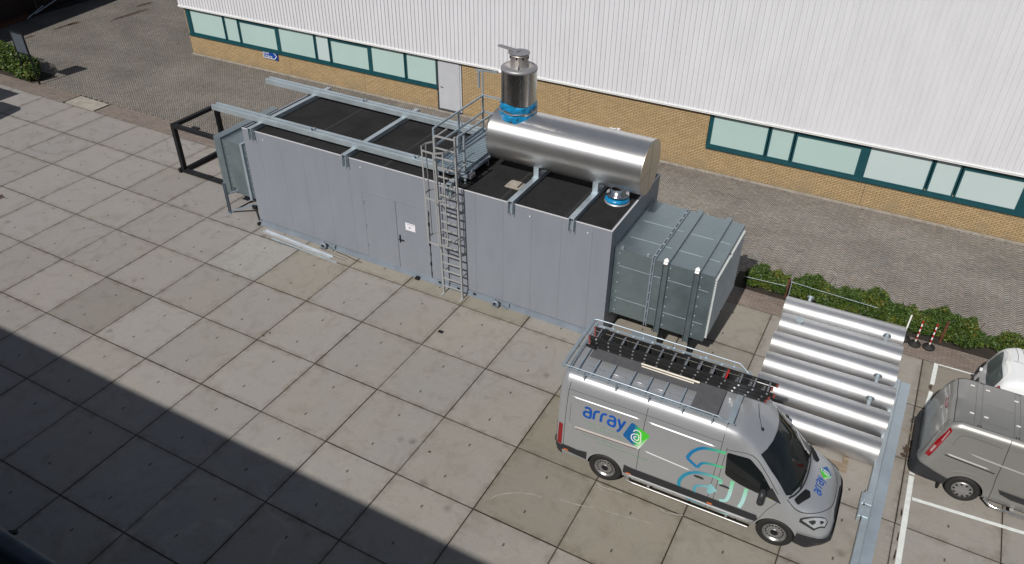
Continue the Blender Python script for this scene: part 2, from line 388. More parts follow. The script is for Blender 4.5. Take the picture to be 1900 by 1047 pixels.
# concrete slabs, 2 x 2 m
qs, tn = [], []; J = .009
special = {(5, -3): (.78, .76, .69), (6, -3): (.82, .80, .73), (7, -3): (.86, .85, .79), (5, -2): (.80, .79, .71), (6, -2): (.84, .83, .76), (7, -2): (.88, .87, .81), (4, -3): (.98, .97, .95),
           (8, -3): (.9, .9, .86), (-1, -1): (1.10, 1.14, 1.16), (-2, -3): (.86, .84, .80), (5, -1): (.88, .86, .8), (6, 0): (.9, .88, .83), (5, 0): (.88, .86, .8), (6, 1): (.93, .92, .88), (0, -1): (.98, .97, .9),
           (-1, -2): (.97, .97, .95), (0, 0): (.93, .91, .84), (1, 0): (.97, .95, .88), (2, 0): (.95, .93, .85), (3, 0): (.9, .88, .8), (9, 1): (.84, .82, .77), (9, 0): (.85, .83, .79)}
for i in range(-22, 16):
    for j in range(-10, 2):
        x0, y0 = 2 * i, 2 * j
        dx, dy = RNG.uniform(-.004, .004, 2)
        qs.append([(x0 + J + dx, y0 + J + dy, 0), (x0 + 2 - J + dx, y0 + J + dy, 0), (x0 + 2 - J + dx, y0 + 2 - J + dy, 0), (x0 + J + dx, y0 + 2 - J + dy, 0)])
        b = RNG.uniform(.955, 1.045); w = RNG.uniform(-.010, .010)
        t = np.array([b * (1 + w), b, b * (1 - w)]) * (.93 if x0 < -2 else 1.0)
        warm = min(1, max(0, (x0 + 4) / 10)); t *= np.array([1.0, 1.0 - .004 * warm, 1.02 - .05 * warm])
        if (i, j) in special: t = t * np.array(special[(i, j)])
        tn.append(t)
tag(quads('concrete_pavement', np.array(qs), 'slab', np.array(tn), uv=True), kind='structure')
# clay pavers
def paver_tint(n, base=(.265, .243, .220)):
    b = RNG.normal(1, .075, n).clip(.78, 1.25); w = RNG.normal(0, .018, n)
    return np.stack([base[0] * b * (1 + w), base[1] * b, base[2] * b * (1 - w)], 1)
def herringbone(x0, x1, y0, y1, keep, L=.246, W=.082, ang=45, g=.022):
    n = 3; ca, sa = math.cos(R(ang)), math.sin(R(ang)); cx, cy = (x0 + x1) / 2, (y0 + y1) / 2
    rad = int(math.hypot(x1 - x0, y1 - y0) / 2 / W) + 6
    out = []
    # lattice a=(1,1), b=(n,-n)
    amax = int(rad / 1.2) + 2; bmax = int(rad / (n * 1.2)) + 2
    A, B = np.meshgrid(np.arange(-amax, amax + 1), np.arange(-bmax, bmax + 1)); A = A.ravel(); B = B.ravel()
    ox, oy = (A + n * B) * 1.0, (A - n * B) * 1.0
    gg = g / W / 2; gs = gg * .25
    for (bx0, by0, bx1, by1) in ((0, 0, n, 1), (0, 1, 1, n + 1)):
        ux, uy = (gs, gg) if bx1 - bx0 > by1 - by0 else (gg, gs)
        c = np.array([(bx0 + ux, by0 + uy), (bx1 - ux, by0 + uy), (bx1 - ux, by1 - uy), (bx0 + ux, by1 - uy)])
        P = np.stack([ox, oy], 1)[:, None, :] + c[None]
        P = P * W; X = P[..., 0] * ca - P[..., 1] * sa + cx; Y = P[..., 0] * sa + P[..., 1] * ca + cy
        mx, my = X.mean(1), Y.mean(1); k = (mx > x0) & (mx < x1) & (my > y0) & (my < y1) & keep(mx, my)
        out.append(np.stack([X[k], Y[k], np.zeros_like(X[k])], 2))
    return np.concatenate(out)
WALL = lambda x: 11.64 + .0135 * x
def keep(x, y): return (y < np.where(x > -16.7, WALL(x) - .16, 99)) & ~((x > -16.85) & (x < -14.75) & (y < 4.92)) & ((x > -28.9 + .0 * y))
H = herringbone(-29.5, 24, 4.95, 24, keep)
H[..., 2] = -.02 + RNG.normal(0, .0012, (len(H), 1))
# darker and lighter drifts
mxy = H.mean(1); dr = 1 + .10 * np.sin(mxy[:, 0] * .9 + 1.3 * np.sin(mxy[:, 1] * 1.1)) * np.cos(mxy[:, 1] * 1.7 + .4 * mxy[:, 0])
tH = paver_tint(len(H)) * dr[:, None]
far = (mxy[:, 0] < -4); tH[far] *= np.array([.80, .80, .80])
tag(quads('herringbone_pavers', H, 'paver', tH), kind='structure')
rows = []; tr = []
def running(x0, x1, y0, y1, L=.215, W=.0717, g=.006, along='x', z=-.012):
    a0, a1, b0, b1 = (x0, x1, y0, y1) if along == 'x' else (y0, y1, x0, x1)
    r = 0; b = b0
    while b + W * .6 < b1:
        a = a0 - (L / 2 if r % 2 else 0)
        while a < a1:
            s0, s1 = max(a, a0) + g / 2, min(a + L, a1) - g / 2
            if s1 - s0 > .03:
                q = [(s0, b + g / 2), (s1, b + g / 2), (s1, b + W - g / 2), (s0, b + W - g / 2)]
                if along != 'x': q = [(v, u) for u, v in q][::-1]
                rows.append([(u, v, z) for u, v in q])
            a += L
        b += W; r += 1
running(-29.5, -16.83, 4.02, 4.95); running(-14.77, 24, 4.02, 4.95)
qr = np.array(rows); tr = paver_tint(len(qr), (.205, .172, .152))
lf = qr.mean(1)[:, 0]; tr[lf > 12.5] *= np.array([1.10, 1.08, 1.06])
tag(quads('brick_border', qr, 'paver', tr), kind='structure')
kb = MB()
x = -16.7
while x < 24:
    y = WALL(x) - .15; kb.box(x + .004, y, -.05, x + .996, y + .10, .012); x += 1.0
kb.mats = ['slab2']; m['slab2'] = simple('kerb_concrete', (.30, .275, .24), .85, var=.2, scale=4)
tag(build(kb, 'wall_kerb'), kind='structure')
# large cover slab let into the border
hc = MB(); hc.box(-16.72, 4.08, -.05, -14.86, 4.86, .004); hcc = build(hc, 'cover_slab', mat='slab2')
tag(base_at(hcc, (-15.8, 4.47, -.05)), 'pale concrete cover slab let into the brick border by the far slabs', 'cover slab')
# soil strip under the hedges
sb = MB(); sb.poly([(12.6, 4.86, -.006), (24, 4.86, -.006), (24, 5.75, -.006), (12.6, 5.75, -.006)])
tag(build(sb, 'planting_strip', mat='soil'), kind='structure')
sb = MB(); sb.poly([(-27, 4.8, -.006), (-19.9, 4.8, -.006), (-19.6, 5.9, -.006), (-27, 6.2, -.006)])
tag(build(sb, 'planting_bed', mat='soil'), kind='structure')
# painted lines
ln = MB()
def paint(p, q, w, z=.004):
    p, q = Vector((*p, z)), Vector((*q, z)); d = (q - p).normalized(); a = Vector((-d.y, d.x, 0)) * w / 2
    n = max(2, int((q - p).length / .12)); L, Rr = [], []
    for i in range(n + 1):
        c = p.lerp(q, i / n); j1, j2 = random.uniform(-.006, .006), random.uniform(-.006, .006); L.append(c + a * (1 + j1 * 8)); Rr.append(c - a * (1 + j2 * 8))
    ln.add(L + Rr, [(i, i + 1, n + 2 + i, n + 1 + i) for i in range(n)])
paint((18.19, -9), (18.17, -.45), .11); paint((18.17, -.4), (18.22, 1.55), .11); paint((18.24, 1.75), (18.30, 2.75), .09)
paint((18.30, 3.05), (18.33, 3.99), .10)
paint((18.36, 3.97), (24, 4.12), .05)
paint((18.25, -1.13), (24.5, -.62), .09)
tag(build(ln, 'road_marking', mat='road'), kind='structure')
st = MB()
def blot(cx, cy, rx, ry, z=.006, n=22, seed=0):
    rg = random.Random(seed); pts = []
    for i in range(n):
        a = 2 * math.pi * i / n; k = rg.uniform(.55, 1.1); pts.append((cx + rx * k * math.cos(a), cy + ry * k * math.sin(a), z))
    st.poly(pts)
blot(17.98, .35, .10, .18, seed=1); blot(17.95, .12, .13, .07, seed=4); blot(18.06, .62, .06, .12, seed=2)
blot(18.27, 2.9, .05, .12, seed=5)
for k in range(26):
    a = random.uniform(-9, -1.5); blot(18.10 + random.uniform(-.02, .01), a, .018, random.uniform(.04, .16), seed=10 + k)
for cx, cy, r in ((6.17, -1.30, .05), (2.02, -3.8, .04), (2.1, -3.62, .03), (-2.6, -1.6, .03), (8.3, -5.1, .035)):
    blot(cx, cy, r * 1.3, r, seed=int(cx * 10) % 97)
blot(-11.35, -2.5, .3, .13, seed=8)  # round shadow at the left edge, painted as a dark spot
for cx, cy, rx, ry, sd_ in ((-25.95, 10.85, .16, .75, 21), (-25.9, 11.5, .22, .4, 22), (-25.95, 8.85, .10, .4, 23), (-24.6, 14.2, .18, 1.4, 24), (-25.5, 15.9, .2, .6, 25)): blot(cx, cy, rx, ry, z=-.011, seed=sd_)
tag(build(st, 'ground_dirt_and_shadow', mat='dirt_shadow'), kind='structure')
m['slab_scr'] = simple('pale_scratch', (.335, .315, .29), .9, var=.25, scale=6)
SCR = [([(11.53, -4.87), (11.81, -4.84), (12.07, -4.78), (12.25, -4.72)], .016), ([(12.40, -4.69), (12.82, -4.63), (13.1, -4.57), (13.47, -4.51)], .011), ([(13.52, -4.06), (13.65, -4.09), (13.81, -4.04), (14.0, -3.99)], .022),
       ([(10.2, -5.57), (10.27, -5.43), (10.41, -5.31), (10.53, -5.22), (10.75, -5.10), (10.96, -5.03), (11.15, -5.02)], .018), ([(12.05, -4.08), (12.22, -4.11), (12.46, -4.07), (12.64, -4.05)], .02), ([(12.1, -4.16), (12.3, -4.2)], .014),
       ([(-5.3, 2.9), (-5.05, 2.2), (-4.6, 1.7), (-4.0, 1.35)], .02), ([(-5.5, 2.6), (-5.3, 2.0), (-4.9, 1.4)], .014), ([(-4.2, .9), (-3.2, .55), (-2.6, .4)], .018), ([(3.1, -8.1), (3.3, -7.7), (3.25, -7.3)], .016)]
sc_ = MB()
def scratch(pts, w):
    P = [Vector((*q, .0035)) for q in pts]
    for a, b in zip(P, P[1:]):
        d = (b - a).normalized(); nn = Vector((-d.y, d.x, 0)) * w / 2; sc_.add([a + nn, b + nn, b - nn, a - nn], [(0, 1, 2, 3)], False)
for q_, w_ in SCR: scratch(q_, w_)
tag(build(sc_, 'ground_scratch', mat='slab_scr'), kind='structure')
# ================================================================= WHITE-CLAD BUILDING (local x along the wall, y = 0 its brick face)
B = thing('industrial_building', 'long building with white ribbed cladding above yellow brick and teal window bands', 'building')
XL, XR = -16.75, 26.0
bw = MB()
bw.box(XL, 0, -.1, -2.24, .35, .96); bw.box(-.98, 0, -.1, XR, .35, .96); bw.box(-2.24, .12, -.1, -.98, .35, .96)
bw.box(-.98, .001, .96, 9.50, .35, 2.26)
bw.box(XL, .004, .96, XL + .06, .35, 2.26)
bw.box(XL, .35, -.1, XL + .35, 14, 2.26)
build(bw, 'brick_wall', B, 'brick')
mj = MB()
for xx in (-10.4, -6.1, 3.9, 15.2): mj.box(xx, -.002, 0, xx + .012, .0, .95 if xx != 3.9 else 2.25)
build(mj, 'movement_joint', B, 'groove')
# ribbed cladding
cl = MB(); pitch = .187; n = int((XR + .25 - XL) / pitch); prof = []
for i in range(n + 1):
    x = XL - .16 + i * pitch
    prof += [(x, -.115), (x + pitch - .042, -.115), (x + pitch - .034, -.075), (x + pitch - .008, -.075)]
z0, z1 = 2.345, 11.0
vs = [(x, y, z0) for x, y in prof] + [(x, y, z1) for x, y in prof]; k = len(prof)
cl.add(vs, [(i, i + 1, k + i + 1, k + i) for i in range(k - 1)])
xe = XL - .16
cl.poly([(xe, -.115, z0), (xe, -.115, z1), (xe, 14, z1), (xe, 14, z0)])
cl.poly([(xe, -.1, z1), (prof[-1][0], -.1, z1), (prof[-1][0], 14, z1), (xe, 14, z1)])
build(cl, 'cladding', B, 'clad', fix=False)
fl = MB(); fl.box(xe - .03, -.135, 2.262, XR, .05, 2.315); fl.box(xe - .03, -.16, 2.315, XR, .05, 2.344)
build(fl, 'drip_flashing', B, 'flash')
scw = MB()
for zz in (2.42, 3.62, 5.1, 6.6, 8.1):
    for i in range(2, n, 5 if zz > 2.5 else 1):
        x = XL - .16 + i * pitch + .075; scw.box(x - .008, -.123, zz, x + .008, -.114, zz + .016)
tag(build(scw, 'fixing_screw', B, 'doorgrey'), kind='stuff')
sof = MB(); sof.box(xe, -.10, 2.255, XR, -.0, 2.262); build(sof, 'soffit', B, 'groove')
def window(x0, x1, low_head=False):
    w = MB(); t = .055; zb, zt = .985, 2.25
    head = .20 if low_head else .07
    w.box(x0, .015, zb, x0 + t, .13, zt); w.box(x1 - t, .015, zb, x1, .13, zt)
    w.box(x0 + t, .017, zb, x1 - t, .13, zb + .07); w.box(x0 + t, .017, zt - head, x1 - t, .13, zt)
    o = build(w, 'window', B, 'teal')
    g = MB(); g.box(x0 + t, .045, zb + .07, x1 - t, .06, zt - head); build(g, 'pane', o, 'pane2' if x0 > 14.9 or abs(x0 + 8.71) < .1 else 'pane')
def sill(x0, x1):
    s_ = MB(); s_.box(x0, -.06, .925, x1, .16, .963); s_.box(x0, -.072, .905, x1, -.055, .963); s_.box(x0, -.002, .963, x1, .17, .984); build(s_, 'window_sill', B, 'teal')
for x0, x1, lh in ((-16.45, -14.25, 0), (-14.21, -13.32, 0), (-13.28, -11.0, 1), (-10.88, -8.75, 0), (-8.71, -7.92, 0), (-8.2 + .32, -5.75, 1), (-5.65, -3.85, 0), (-3.81, -2.24, 0)):
    window(x0, x1, lh)
sill(-16.7, -2.2)
pb = MB(); pb.box(-16.69, .0, .985, -16.45, .15, 2.25); pb.box(-11.0, .012, .985, -10.88, .15, 2.25); pb.box(-5.75, .012, .985, -5.65, .15, 2.25)
for x0, x1, lh in ((9.60, 11.66, 0), (11.70, 12.55, 0), (12.59, 14.80, 1), (15.0, 17.0, 0), (17.04, 17.86, 0), (17.90, 19.75, 1), (20.0, 22.1, 0), (22.14, 23.0, 0)):
    window(x0, x1, lh)
sill(9.52, 25)
pb.box(9.52, .008, .985, 9.60, .15, 2.25); pb.box(14.80, .012, .985, 15.0, .15, 2.25); pb.box(19.75, .012, .985, 20.0, .15, 2.25); pb.box(23.0, .012, .985, 25, .15, 2.25)
build(pb, 'window_post', B, 'teal')
d = MB(); d.box(-2.18, .03, .02, -1.04, .09, 2.25); dd = build(d, 'door_frame', B, 'doorgrey')
d = MB(); d.box(-2.10, .005, .06, -1.12, .028, 2.20); dr_ = build(d, 'door', B, 'doorgrey'); dr_['label'] = 'plain light grey steel door'
h = MB(); h.box(-2.05, -.05, 1.02, -2.01, .005, 1.06); h.box(-2.05, -.05, 1.03, -1.93, -.035, 1.05); build(h, 'door_handle', dr_, 'stack_m')
d = MB(); d.box(-2.24, -.004, .0, -2.185, .1, 2.25); d.box(-2.18, -.12, -.02, -1.0, .03, .03); build(d, 'door_surround', B, 'groove')
B.location = (0, 11.64, 0); B.rotation_euler.z = math.atan(.0135)
# blue direction sign
S = thing('direction_sign', 'small blue arrow sign reading Exit and Uitgang on the yellow brick wall', 'sign', (-11.5, 11.42, .62))
sg = MB(); sg.box(-11.95, 11.425, .585, -11.06, 11.455, .955); build(sg, 'sign_plate', S, 'sign_b')
sg = MB(); yy = 11.4195
def stroke2(mb, pts, w, y, closed=False):
    P = pts + ([pts[0]] if closed else [])
    for (a, b) in zip(P, P[1:]):
        a, b = Vector(a), Vector(b); d = (b - a).normalized(); nrm = Vector((-d.y, d.x)) * w / 2; a = a - d * w / 3; b = b + d * w / 3
        q = [a + nrm, b + nrm, b - nrm, a - nrm]; mb.add([(v.x, y, v.y) for v in q], [(0, 1, 2, 3)])
        y -= .0004
stroke2(sg, [(-11.92, .925), (-11.27, .925), (-11.11, .77), (-11.27, .615), (-11.92, .615)], .028, yy, True)
build(sg, 'sign_arrow', S, 'white')
sg = MB()
text_mb(sg, 'Exit/', .17, lambda u, v: (-11.87 + u, yy - .001, .80 + v)); text_mb(sg, 'Uitgang', .16, lambda u, v: (-11.87 + u * .98, yy - .001, .665 + v))
build(sg, 'sign_text', S, 'white')

# ================================================================= LORRY added unseen outside the frame to throw the notched shadow at far left
Q_ = thing('added_shadow_lorry', 'unseen box lorry added beyond the left edge to shade the slabs near the shrub', 'lorry', (-21.5, -1.4, 0))
b = MB(); b.box(-26, -2.6, 1.1, -19.5, -.12, 3.55); b.extrude([(-1.24, -.0), (1.24, 0), (1.15, .25), (.8, .38), (-.8, .38), (-1.15, .25)], (-19.5, -1.36, 3.551), (-26, -1.36, 3.551)); build(b, 'cargo_box', Q_, 'white_p')
b = MB(); prof_ = [(-19.3, .45), (-17.5, .45), (-17.5, 1.7), (-17.75, 2.7), (-18.0, 2.88), (-19.3, 2.88)]
vs_ = [(x, -.2, z) for x, z in prof_] + [(x, -2.5, z) for x, z in prof_]; b.add(vs_, [tuple(range(5, -1, -1)), tuple(range(6, 12))] + [(i_, (i_ + 1) % 6, 6 + (i_ + 1) % 6, 6 + i_) for i_ in range(6)], False); build(b, 'cab', Q_, 'white_p')
b = MB(); b.box(-25.8, -2.2, .7, -19.0, -.6, 1.1); build(b, 'chassis', Q_, 'black')
for wx_ in (-18.6, -24.2):
    for wy_ in (-.42, -2.35):
        b = MB(); b.cyl((wx_, wy_ - .15, .5), (wx_, wy_ + .15, .5), .5, 32); build(b, 'wheel', Q_, 'rubber')
# ================================================================= BUILDING BEHIND THE CAMERA (throws the long shadow) WITH ITS LOW CANOPY
N = thing('tall_building', 'tall dark building beside the yard whose roof edge throws the long straight shadow', 'building', (0, -17, 0))
b = MB(); b.box(-60, -45, 0, 60, -17.0, 9.70); build(b, 'wall', N, 'dark_wall')
b = MB(); b.box(-60.1, -45, 9.70, 60.1, -16.99, 9.705); build(b, 'roof', N, 'felt')
C_ = thing('entrance_canopy', 'black flat canopy with rounded dark gutter at the shaded lower left corner', 'canopy', (-10, -14.5, 0))
b = MB(); b.box(-55, -16.99, 3.55, 14, -12.45, 3.86); build(b, 'canopy_roof', C_, 'reveal')
b = MB(); b.lathe([(.001, 0), (.17, 0), (.17, 69), (.001, 69)], (-55, -12.42, 3.80), (1, 0, 0), 20)
m['gutter'] = simple('dark_gutter', (.05, .065, .085), .4, .3, var=.3)
gt = build(b, 'gutter', C_, 'gutter')
b = MB()
for xx in np.arange(-50, 14, 2.9): b.cyl((xx, -12.42, 3.80), (xx + .03, -12.42, 3.80), .178, 20)
b.bar((5.82, -12.28, 3.86), (5.95, -12.22, 3.88), .05); build(b, 'gutter_joint', gt, 'black')

# ================================================================= DARK SHED, upper left
D_ = thing('dark_shed', 'dark brown shaded shed with a low red kerb at the upper left corner', 'shed', (-30, 11, 0))
rot = lambda s, o, z: (-28.25 - s * .175 - o, 8.0 + s, z)
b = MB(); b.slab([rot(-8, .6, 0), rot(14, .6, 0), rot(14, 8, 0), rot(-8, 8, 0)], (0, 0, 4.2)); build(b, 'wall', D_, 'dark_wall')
b = MB(); b.slab([rot(-8.3, -1.0, 4.2), rot(14, -1.0, 4.2), rot(14, 8.1, 4.2), rot(-8.3, 8.1, 4.2)], (0, 0, .25)); build(b, 'roof', D_, 'felt')
b = MB(); b.slab([rot(-8, .05, 0), rot(3.0, .05, 0), rot(3.0, .5, 0), rot(-8, .5, 0)], (0, 0, .16)); build(b, 'kerb', D_, 'rust')
b = MB()
for s in (-3, 0, 3.6, 7, 10): b.bar(rot(s, .2, 0), rot(s, .2, 4.2), .12)
build(b, 'post', D_, 'bark')
for (s0, z0, s1, z1, lb) in ((3.2, .15, 7.3, .9, 'upper bright metal pole leaning along the shed kerb'), (2.6, .05, 4.0, .35, 'short metal pole on the paving below the shed')):
    b = MB(); b.cyl(rot(s0, -.1, z0), rot(s1, .1, z1), .035, 10); o = build(b, 'metal_pole', None, 'galv_l'); tag(base_at(o, rot(s0, -.1, z0)), lb, 'pole')

# ================================================================= GENERATOR CONTAINER
X0, X1, Y0, Y1, ZT = -2.15, 10.17, .60, 4.10, 3.44
G = thing('generator_container', 'long grey panelled plant container with black felt roof and double door', 'plant container', (4, 2.35, 0))
b = MB()
b.box(X0, Y0 - .03, .03, X1, Y0 + .10, .15); b.box(X0, Y0 - .08, .0, X1, Y0 + .02, .05); b.box(X0, Y1 - .1, 0, X1, Y1, .15); b.box(X0, Y0, 0, X0 + .1, Y1, .15); b.box(X1 - .1, Y0, 0, X1, Y1, .15)
build(b, 'base_frame', G, 'frame')
xs = [X0] + [X0 + .62 + .86 * i for i in range(0, 14)]; xs = [x for x in xs if x < X1 - .25] + [X1]
b = MB(); g = .0016
DX0, DX1, DZ = 2.34, 4.66, 2.46
for a, c in zip(xs, xs[1:]):
    lo = .175
    if c <= DX0 or a >= DX1: b.box(a + g, Y0, lo, c - g, Y0 + .06, ZT)
    else:
        if a < DX0: b.box(a + g, Y0, lo, DX0 - g, Y0 + .06, ZT); a = DX0
        cc = c
        if c > DX1: b.box(DX1 + g, Y0, lo, c - g, Y0 + .06, ZT); cc = DX1
        b.box(a, Y0, DZ + g * 2, cc, Y0 + .06, ZT)
front = build(b, 'front_wall', G, 'panel')
b = MB(); b.box(X0 + .001, Y0 + .03, .15, X1 - .001, Y0 + .07, ZT - .01); build(b, 'backing', G, 'groove')
b = MB()
for yy0 in np.arange(Y0 + .01, Y1 - .1, .875): b.box(X1 - .06, yy0 + g, .175, X1, min(Y1, yy0 + .875) - g, ZT)
build(b, 'end_wall', G, 'panel')
b = MB(); b.box(X0, Y0 + .06, .175, X0 + .06, Y1, ZT); b.box(X0 + .06, Y1 - .06, .175, X1 - .06, Y1, ZT); build(b, 'rear_wall', G, 'panel')
b = MB(); b.box(X0 - .005, Y0 - .006, ZT, X1 + .006, Y0 + .03, ZT + .012); b.box(X1 - .03, Y0 + .03, ZT, X1 + .006, Y1, ZT + .012); b.box(X0 - .005, Y1 - .03, ZT, X1 - .03, Y1, ZT + .01); build(b, 'edge_trim', G, 'panel_edge')
b = MB(); b.box(X0 + .06, Y0 + .06, ZT - .10, X1 - .06, Y1 - .06, ZT - .018)
m['felt_seam'] = simple('felt_seam', (.021, .021, .022), .9)
rf = build(b, 'roof', G, 'felt')
b = MB()
for xx in (.1, 3.1, 4.9, 6.9, 8.8): b.box(xx, Y0 + .07, ZT - .018, xx + .09, Y1 - .07, ZT - .014)
build(b, 'felt_lap', rf, 'felt_seam')
for a, c in ((DX0, 3.51), (3.51, DX1)):
    b = MB(); b.box(a + .007, Y0 - .004, .125, c - .007, Y0 + .05, DZ); dl = build(b, 'door', G, 'panel')
    if a > 3:
        b = MB(); b.box(3.58, Y0 - .03, 1.08, 3.62, Y0 - .004, 1.34); b.box(3.58, Y0 - .07, 1.19, 3.74, Y0 - .05, 1.225); b.box(3.59, Y0 - .06, 1.19, 3.61, Y0 - .03, 1.225); build(b, 'door_handle', dl, 'black')
        b = MB(); b.box(DX1 - .012, Y0 - .012, .16, DX1 + .012, Y0 + .01, DZ - .02)
        for zz in np.arange(.25, 2.4, .34): b.box(DX1 - .02 + .012 * math.sin(zz * 9), Y0 - .02, zz, DX1 + .022, Y0 + .0, zz + .12)
        build(b, 'door_seal', dl, 'black')
        b = MB(); b.box(3.82, Y0 - .008, 1.585, 4.16, Y0 - .0045, 1.83); nt = build(b, 'notice', dl, 'paper')
        b = MB(); text_mb(b, '#1', .095, lambda u, v: (3.93 + u, Y0 - .010, 1.66 + v))
        for k in range(9): b.box(3.86 + k * .031, Y0 - .010, 1.785, 3.86 + k * .031 + .022, Y0 - .009, 1.798)
        build(b, 'notice_text', nt, 'black')
    else:
        for zz in (.55, 1.25, 2.05):
            b = MB(); b.box(DX0 - .03, Y0 - .02, zz, DX0 + .035, Y0 - .001, zz + .11); build(b, 'hinge', dl, 'frame')
b = MB(); b.box(DX0 - .02, Y0 - .016, DZ, DX1 + .02, Y0 + .0, DZ + .02); build(b, 'door_drip', G, 'panel')
for cx in (.78, 7.05):
    b = MB(); b.lathe([(.07, -.05), (.115, -.05), (.115, .03), (.07, .03), (.07, -.05)], (cx - .13, Y0 - .15, .10), (0, 1, 0), 18)
    b.bar((cx + .06, Y0 - .16, .12), (cx + .20, Y0 - .10, .02), .05); b.box(cx + .2, Y0 - .10, .03, cx + .27, Y0 - .03, .18); b.box(cx - .25, Y0 - .10, .02, cx - .2, Y0 - .03, .17)
    build(b, 'lifting_lug', G, 'frame')
b = MB()
for xx in (4.9, 5.55, 6.1): b.box(xx, Y0 - .035, .06, xx + .1, Y0 - .031, .13)
b.box(X0 - .03, Y0 - .14, .0, X0 + .06, Y0 - .0, .09); build(b, 'forklift_pocket', G, 'black')
b = MB()
for i, xx in enumerate(np.arange(X0 + .3, X1, .86)): b.box(xx, Y0 - .012, ZT + .0, xx + .02, Y0 + .0, ZT + .02)
for xx, zz in ((-1.35, 3.22), (2.35, 3.23), (7.85, 3.2), (9.5, 3.2)): b.box(xx, Y0 - .008, zz, xx + .03, Y0, zz + .03)
build(b, 'wall_rivet', G, 'white')
# cross beams with their turned-down ends
for xx, y_end in ((-1.70, 4.28), (1.90, 4.28), (5.45, 4.28), (7.34, 3.4), (9.09, 3.4)):
    b = MB(); t_ = .07; yb = Y0 - .065
    b.channel((xx, Y0 - .13, ZT + .07), (xx, y_end, ZT + .07), .15, .14, .02, (0, 0, -1))
    # dropped end plate over the wall face
    b.box(xx - .06, Y0 - .03, 3.18, xx + .06, Y0 - .014, ZT - .002)
    b.box(xx - .075, Y0 - .14, 3.18, xx - .06, Y0 - .013, ZT - .002); b.box(xx + .06, Y0 - .14, 3.18, xx + .075, Y0 - .013, ZT - .002)
    build(b, 'cross_beam', G, 'galv_l' if xx < 6 else 'galv')
b = MB(); b.box(6.70, 1.35, ZT - .045, 7.15, 1.72, ZT + .01); b.box(6.78, 1.38, ZT + .01, 7.08, 1.66, ZT + .07); build(b, 'roof_pad', G, 'slab2')

def rail(x0, x1, y, name, label, loc):
    b = MB()
    for s_ in (-1, 1):
        yy_ = y + s_ * .092; b.extrude([(-.052, -.075), (.052, -.075), (.052, .075), (-.052, .075)], (x0, yy_, ZT + .215), (x1, yy_, ZT + .215)); b.box(x0 + .001, yy_ - .012, ZT + .2905, x1 - .001, yy_ + .012, ZT + .298)
    for xx in (x0 + .1, -1.7, 1.9, x1 - .3): b.box(xx - .04, y - .039, ZT + .145, xx + .04, y + .039, ZT + .20)
    o = build(b, name, None, 'galv_l'); tag(base_at(o, loc), label, 'steel beam', 'long galvanised beams along the container roof')
    b = MB()
    for xx in (-1.7, 1.9): b.cyl((xx - .09, y - .09, ZT + .29), (xx - .09, y - .09, ZT + .325), .02, 8); b.cyl((xx + .09, y + .09, ZT + .29), (xx + .09, y + .09, ZT + .325), .02, 8)
    for xx in (.2, 3.9): b.box(xx, y - .05, ZT + .29, xx + .07, y + .0, ZT + .36); b.box(xx + .12, y + .02, ZT + .29, xx + .15, y + .08, ZT + .35)
    ORG[o.name] = Vector(loc); build(b, 'bolt', o, 'galv')
    return o
r1 = rail(-3.72, 5.3, 1.10, 'roof_beam', 'front galvanised roof beam reaching from the black frame to the caged ladder', (0, 1.1, ZT + .14))
r2 = rail(-3.80, 5.3, 3.62, 'roof_beam', 'rear galvanised roof beam beside the white building, its end overhanging the paving', (0, 3.62, ZT + .14))
# drop grooves dark strips between beam pairs handled by the profile

# ================================================================= LEFT DUCT, SUPPORT, BLACK FRAME
K = thing('intake_duct', 'short galvanised sheet duct with wide flange on the far left end of the container', 'duct', (-3, 2.3, 0))
b = MB(); b.box(-3.65, 1.0, .62, -2.16, 3.64, 2.54); build(b, 'duct_body', K, 'duct')
b = MB(); b.box(-3.95, .95, .55, -3.65, 3.72, 2.62); build(b, 'flange', K, 'duct')
b = MB(); b.box(-3.99, 1.03, .63, -3.95, 3.64, 2.54); build(b, 'grille', K, 'groove')
for xx in (-2.80,):
    b = MB(); b.box(xx, .93, .55, xx + .10, 3.7, .62); b.box(xx, .93, .62, xx + .10, 1.0, 2.61); b.box(xx, 1.0, 2.54, xx + .10, 3.7, 2.61); build(b, 'stiffener', K, 'galv')
b = MB()
for zz in np.arange(.85, 2.4, .22): b.box(-2.66, .992, zz, -2.63, 1.001, zz + .03); b.box(-3.52, .992, zz, -3.49, 1.001, zz + .03)
build(b, 'rivet', K, 'galv_l')
b = MB(); b.channel((-3.55, .62, 0), (-3.55, .62, 1.15), .09, .07, .012, (0, -1, 0)); b.bar((-3.55, .65, .05), (-2.45, 1.0, .50), .05); b.box(-3.62, .54, 0, -3.48, .70, .012); b.bar((-3.55, .64, .72), (-3.3, 1.15, .72), .05)
o = build(b, 'duct_leg', K, 'frame')
b = MB(); b.bar((-2.6, .9, .35), (-2.2, .62, .12), .06); b.box(-2.7, .85, .28, -2.52, 1.0, .42); build(b, 'wedge', K, 'black')
F = thing('black_steel_frame', 'open black steel box frame standing on the slabs left of the container', 'steel frame', (-5.7, 3, 0))
xa, xb, ya, yb, zb, zt = -7.15, -4.0, 1.98, 4.0, .09, 1.80
for p, q in (((xa, ya, .16), (xa, ya, zt)), ((xa, yb, .16), (xa, yb, zt)), ((xb, ya, .16), (xb, ya, zt)), ((xb, yb, .16), (xb, yb, zt))):
    b = MB(); b.bar(p, q, .15, .15, (0, 1, 0)); build(b, 'post', F, 'black')
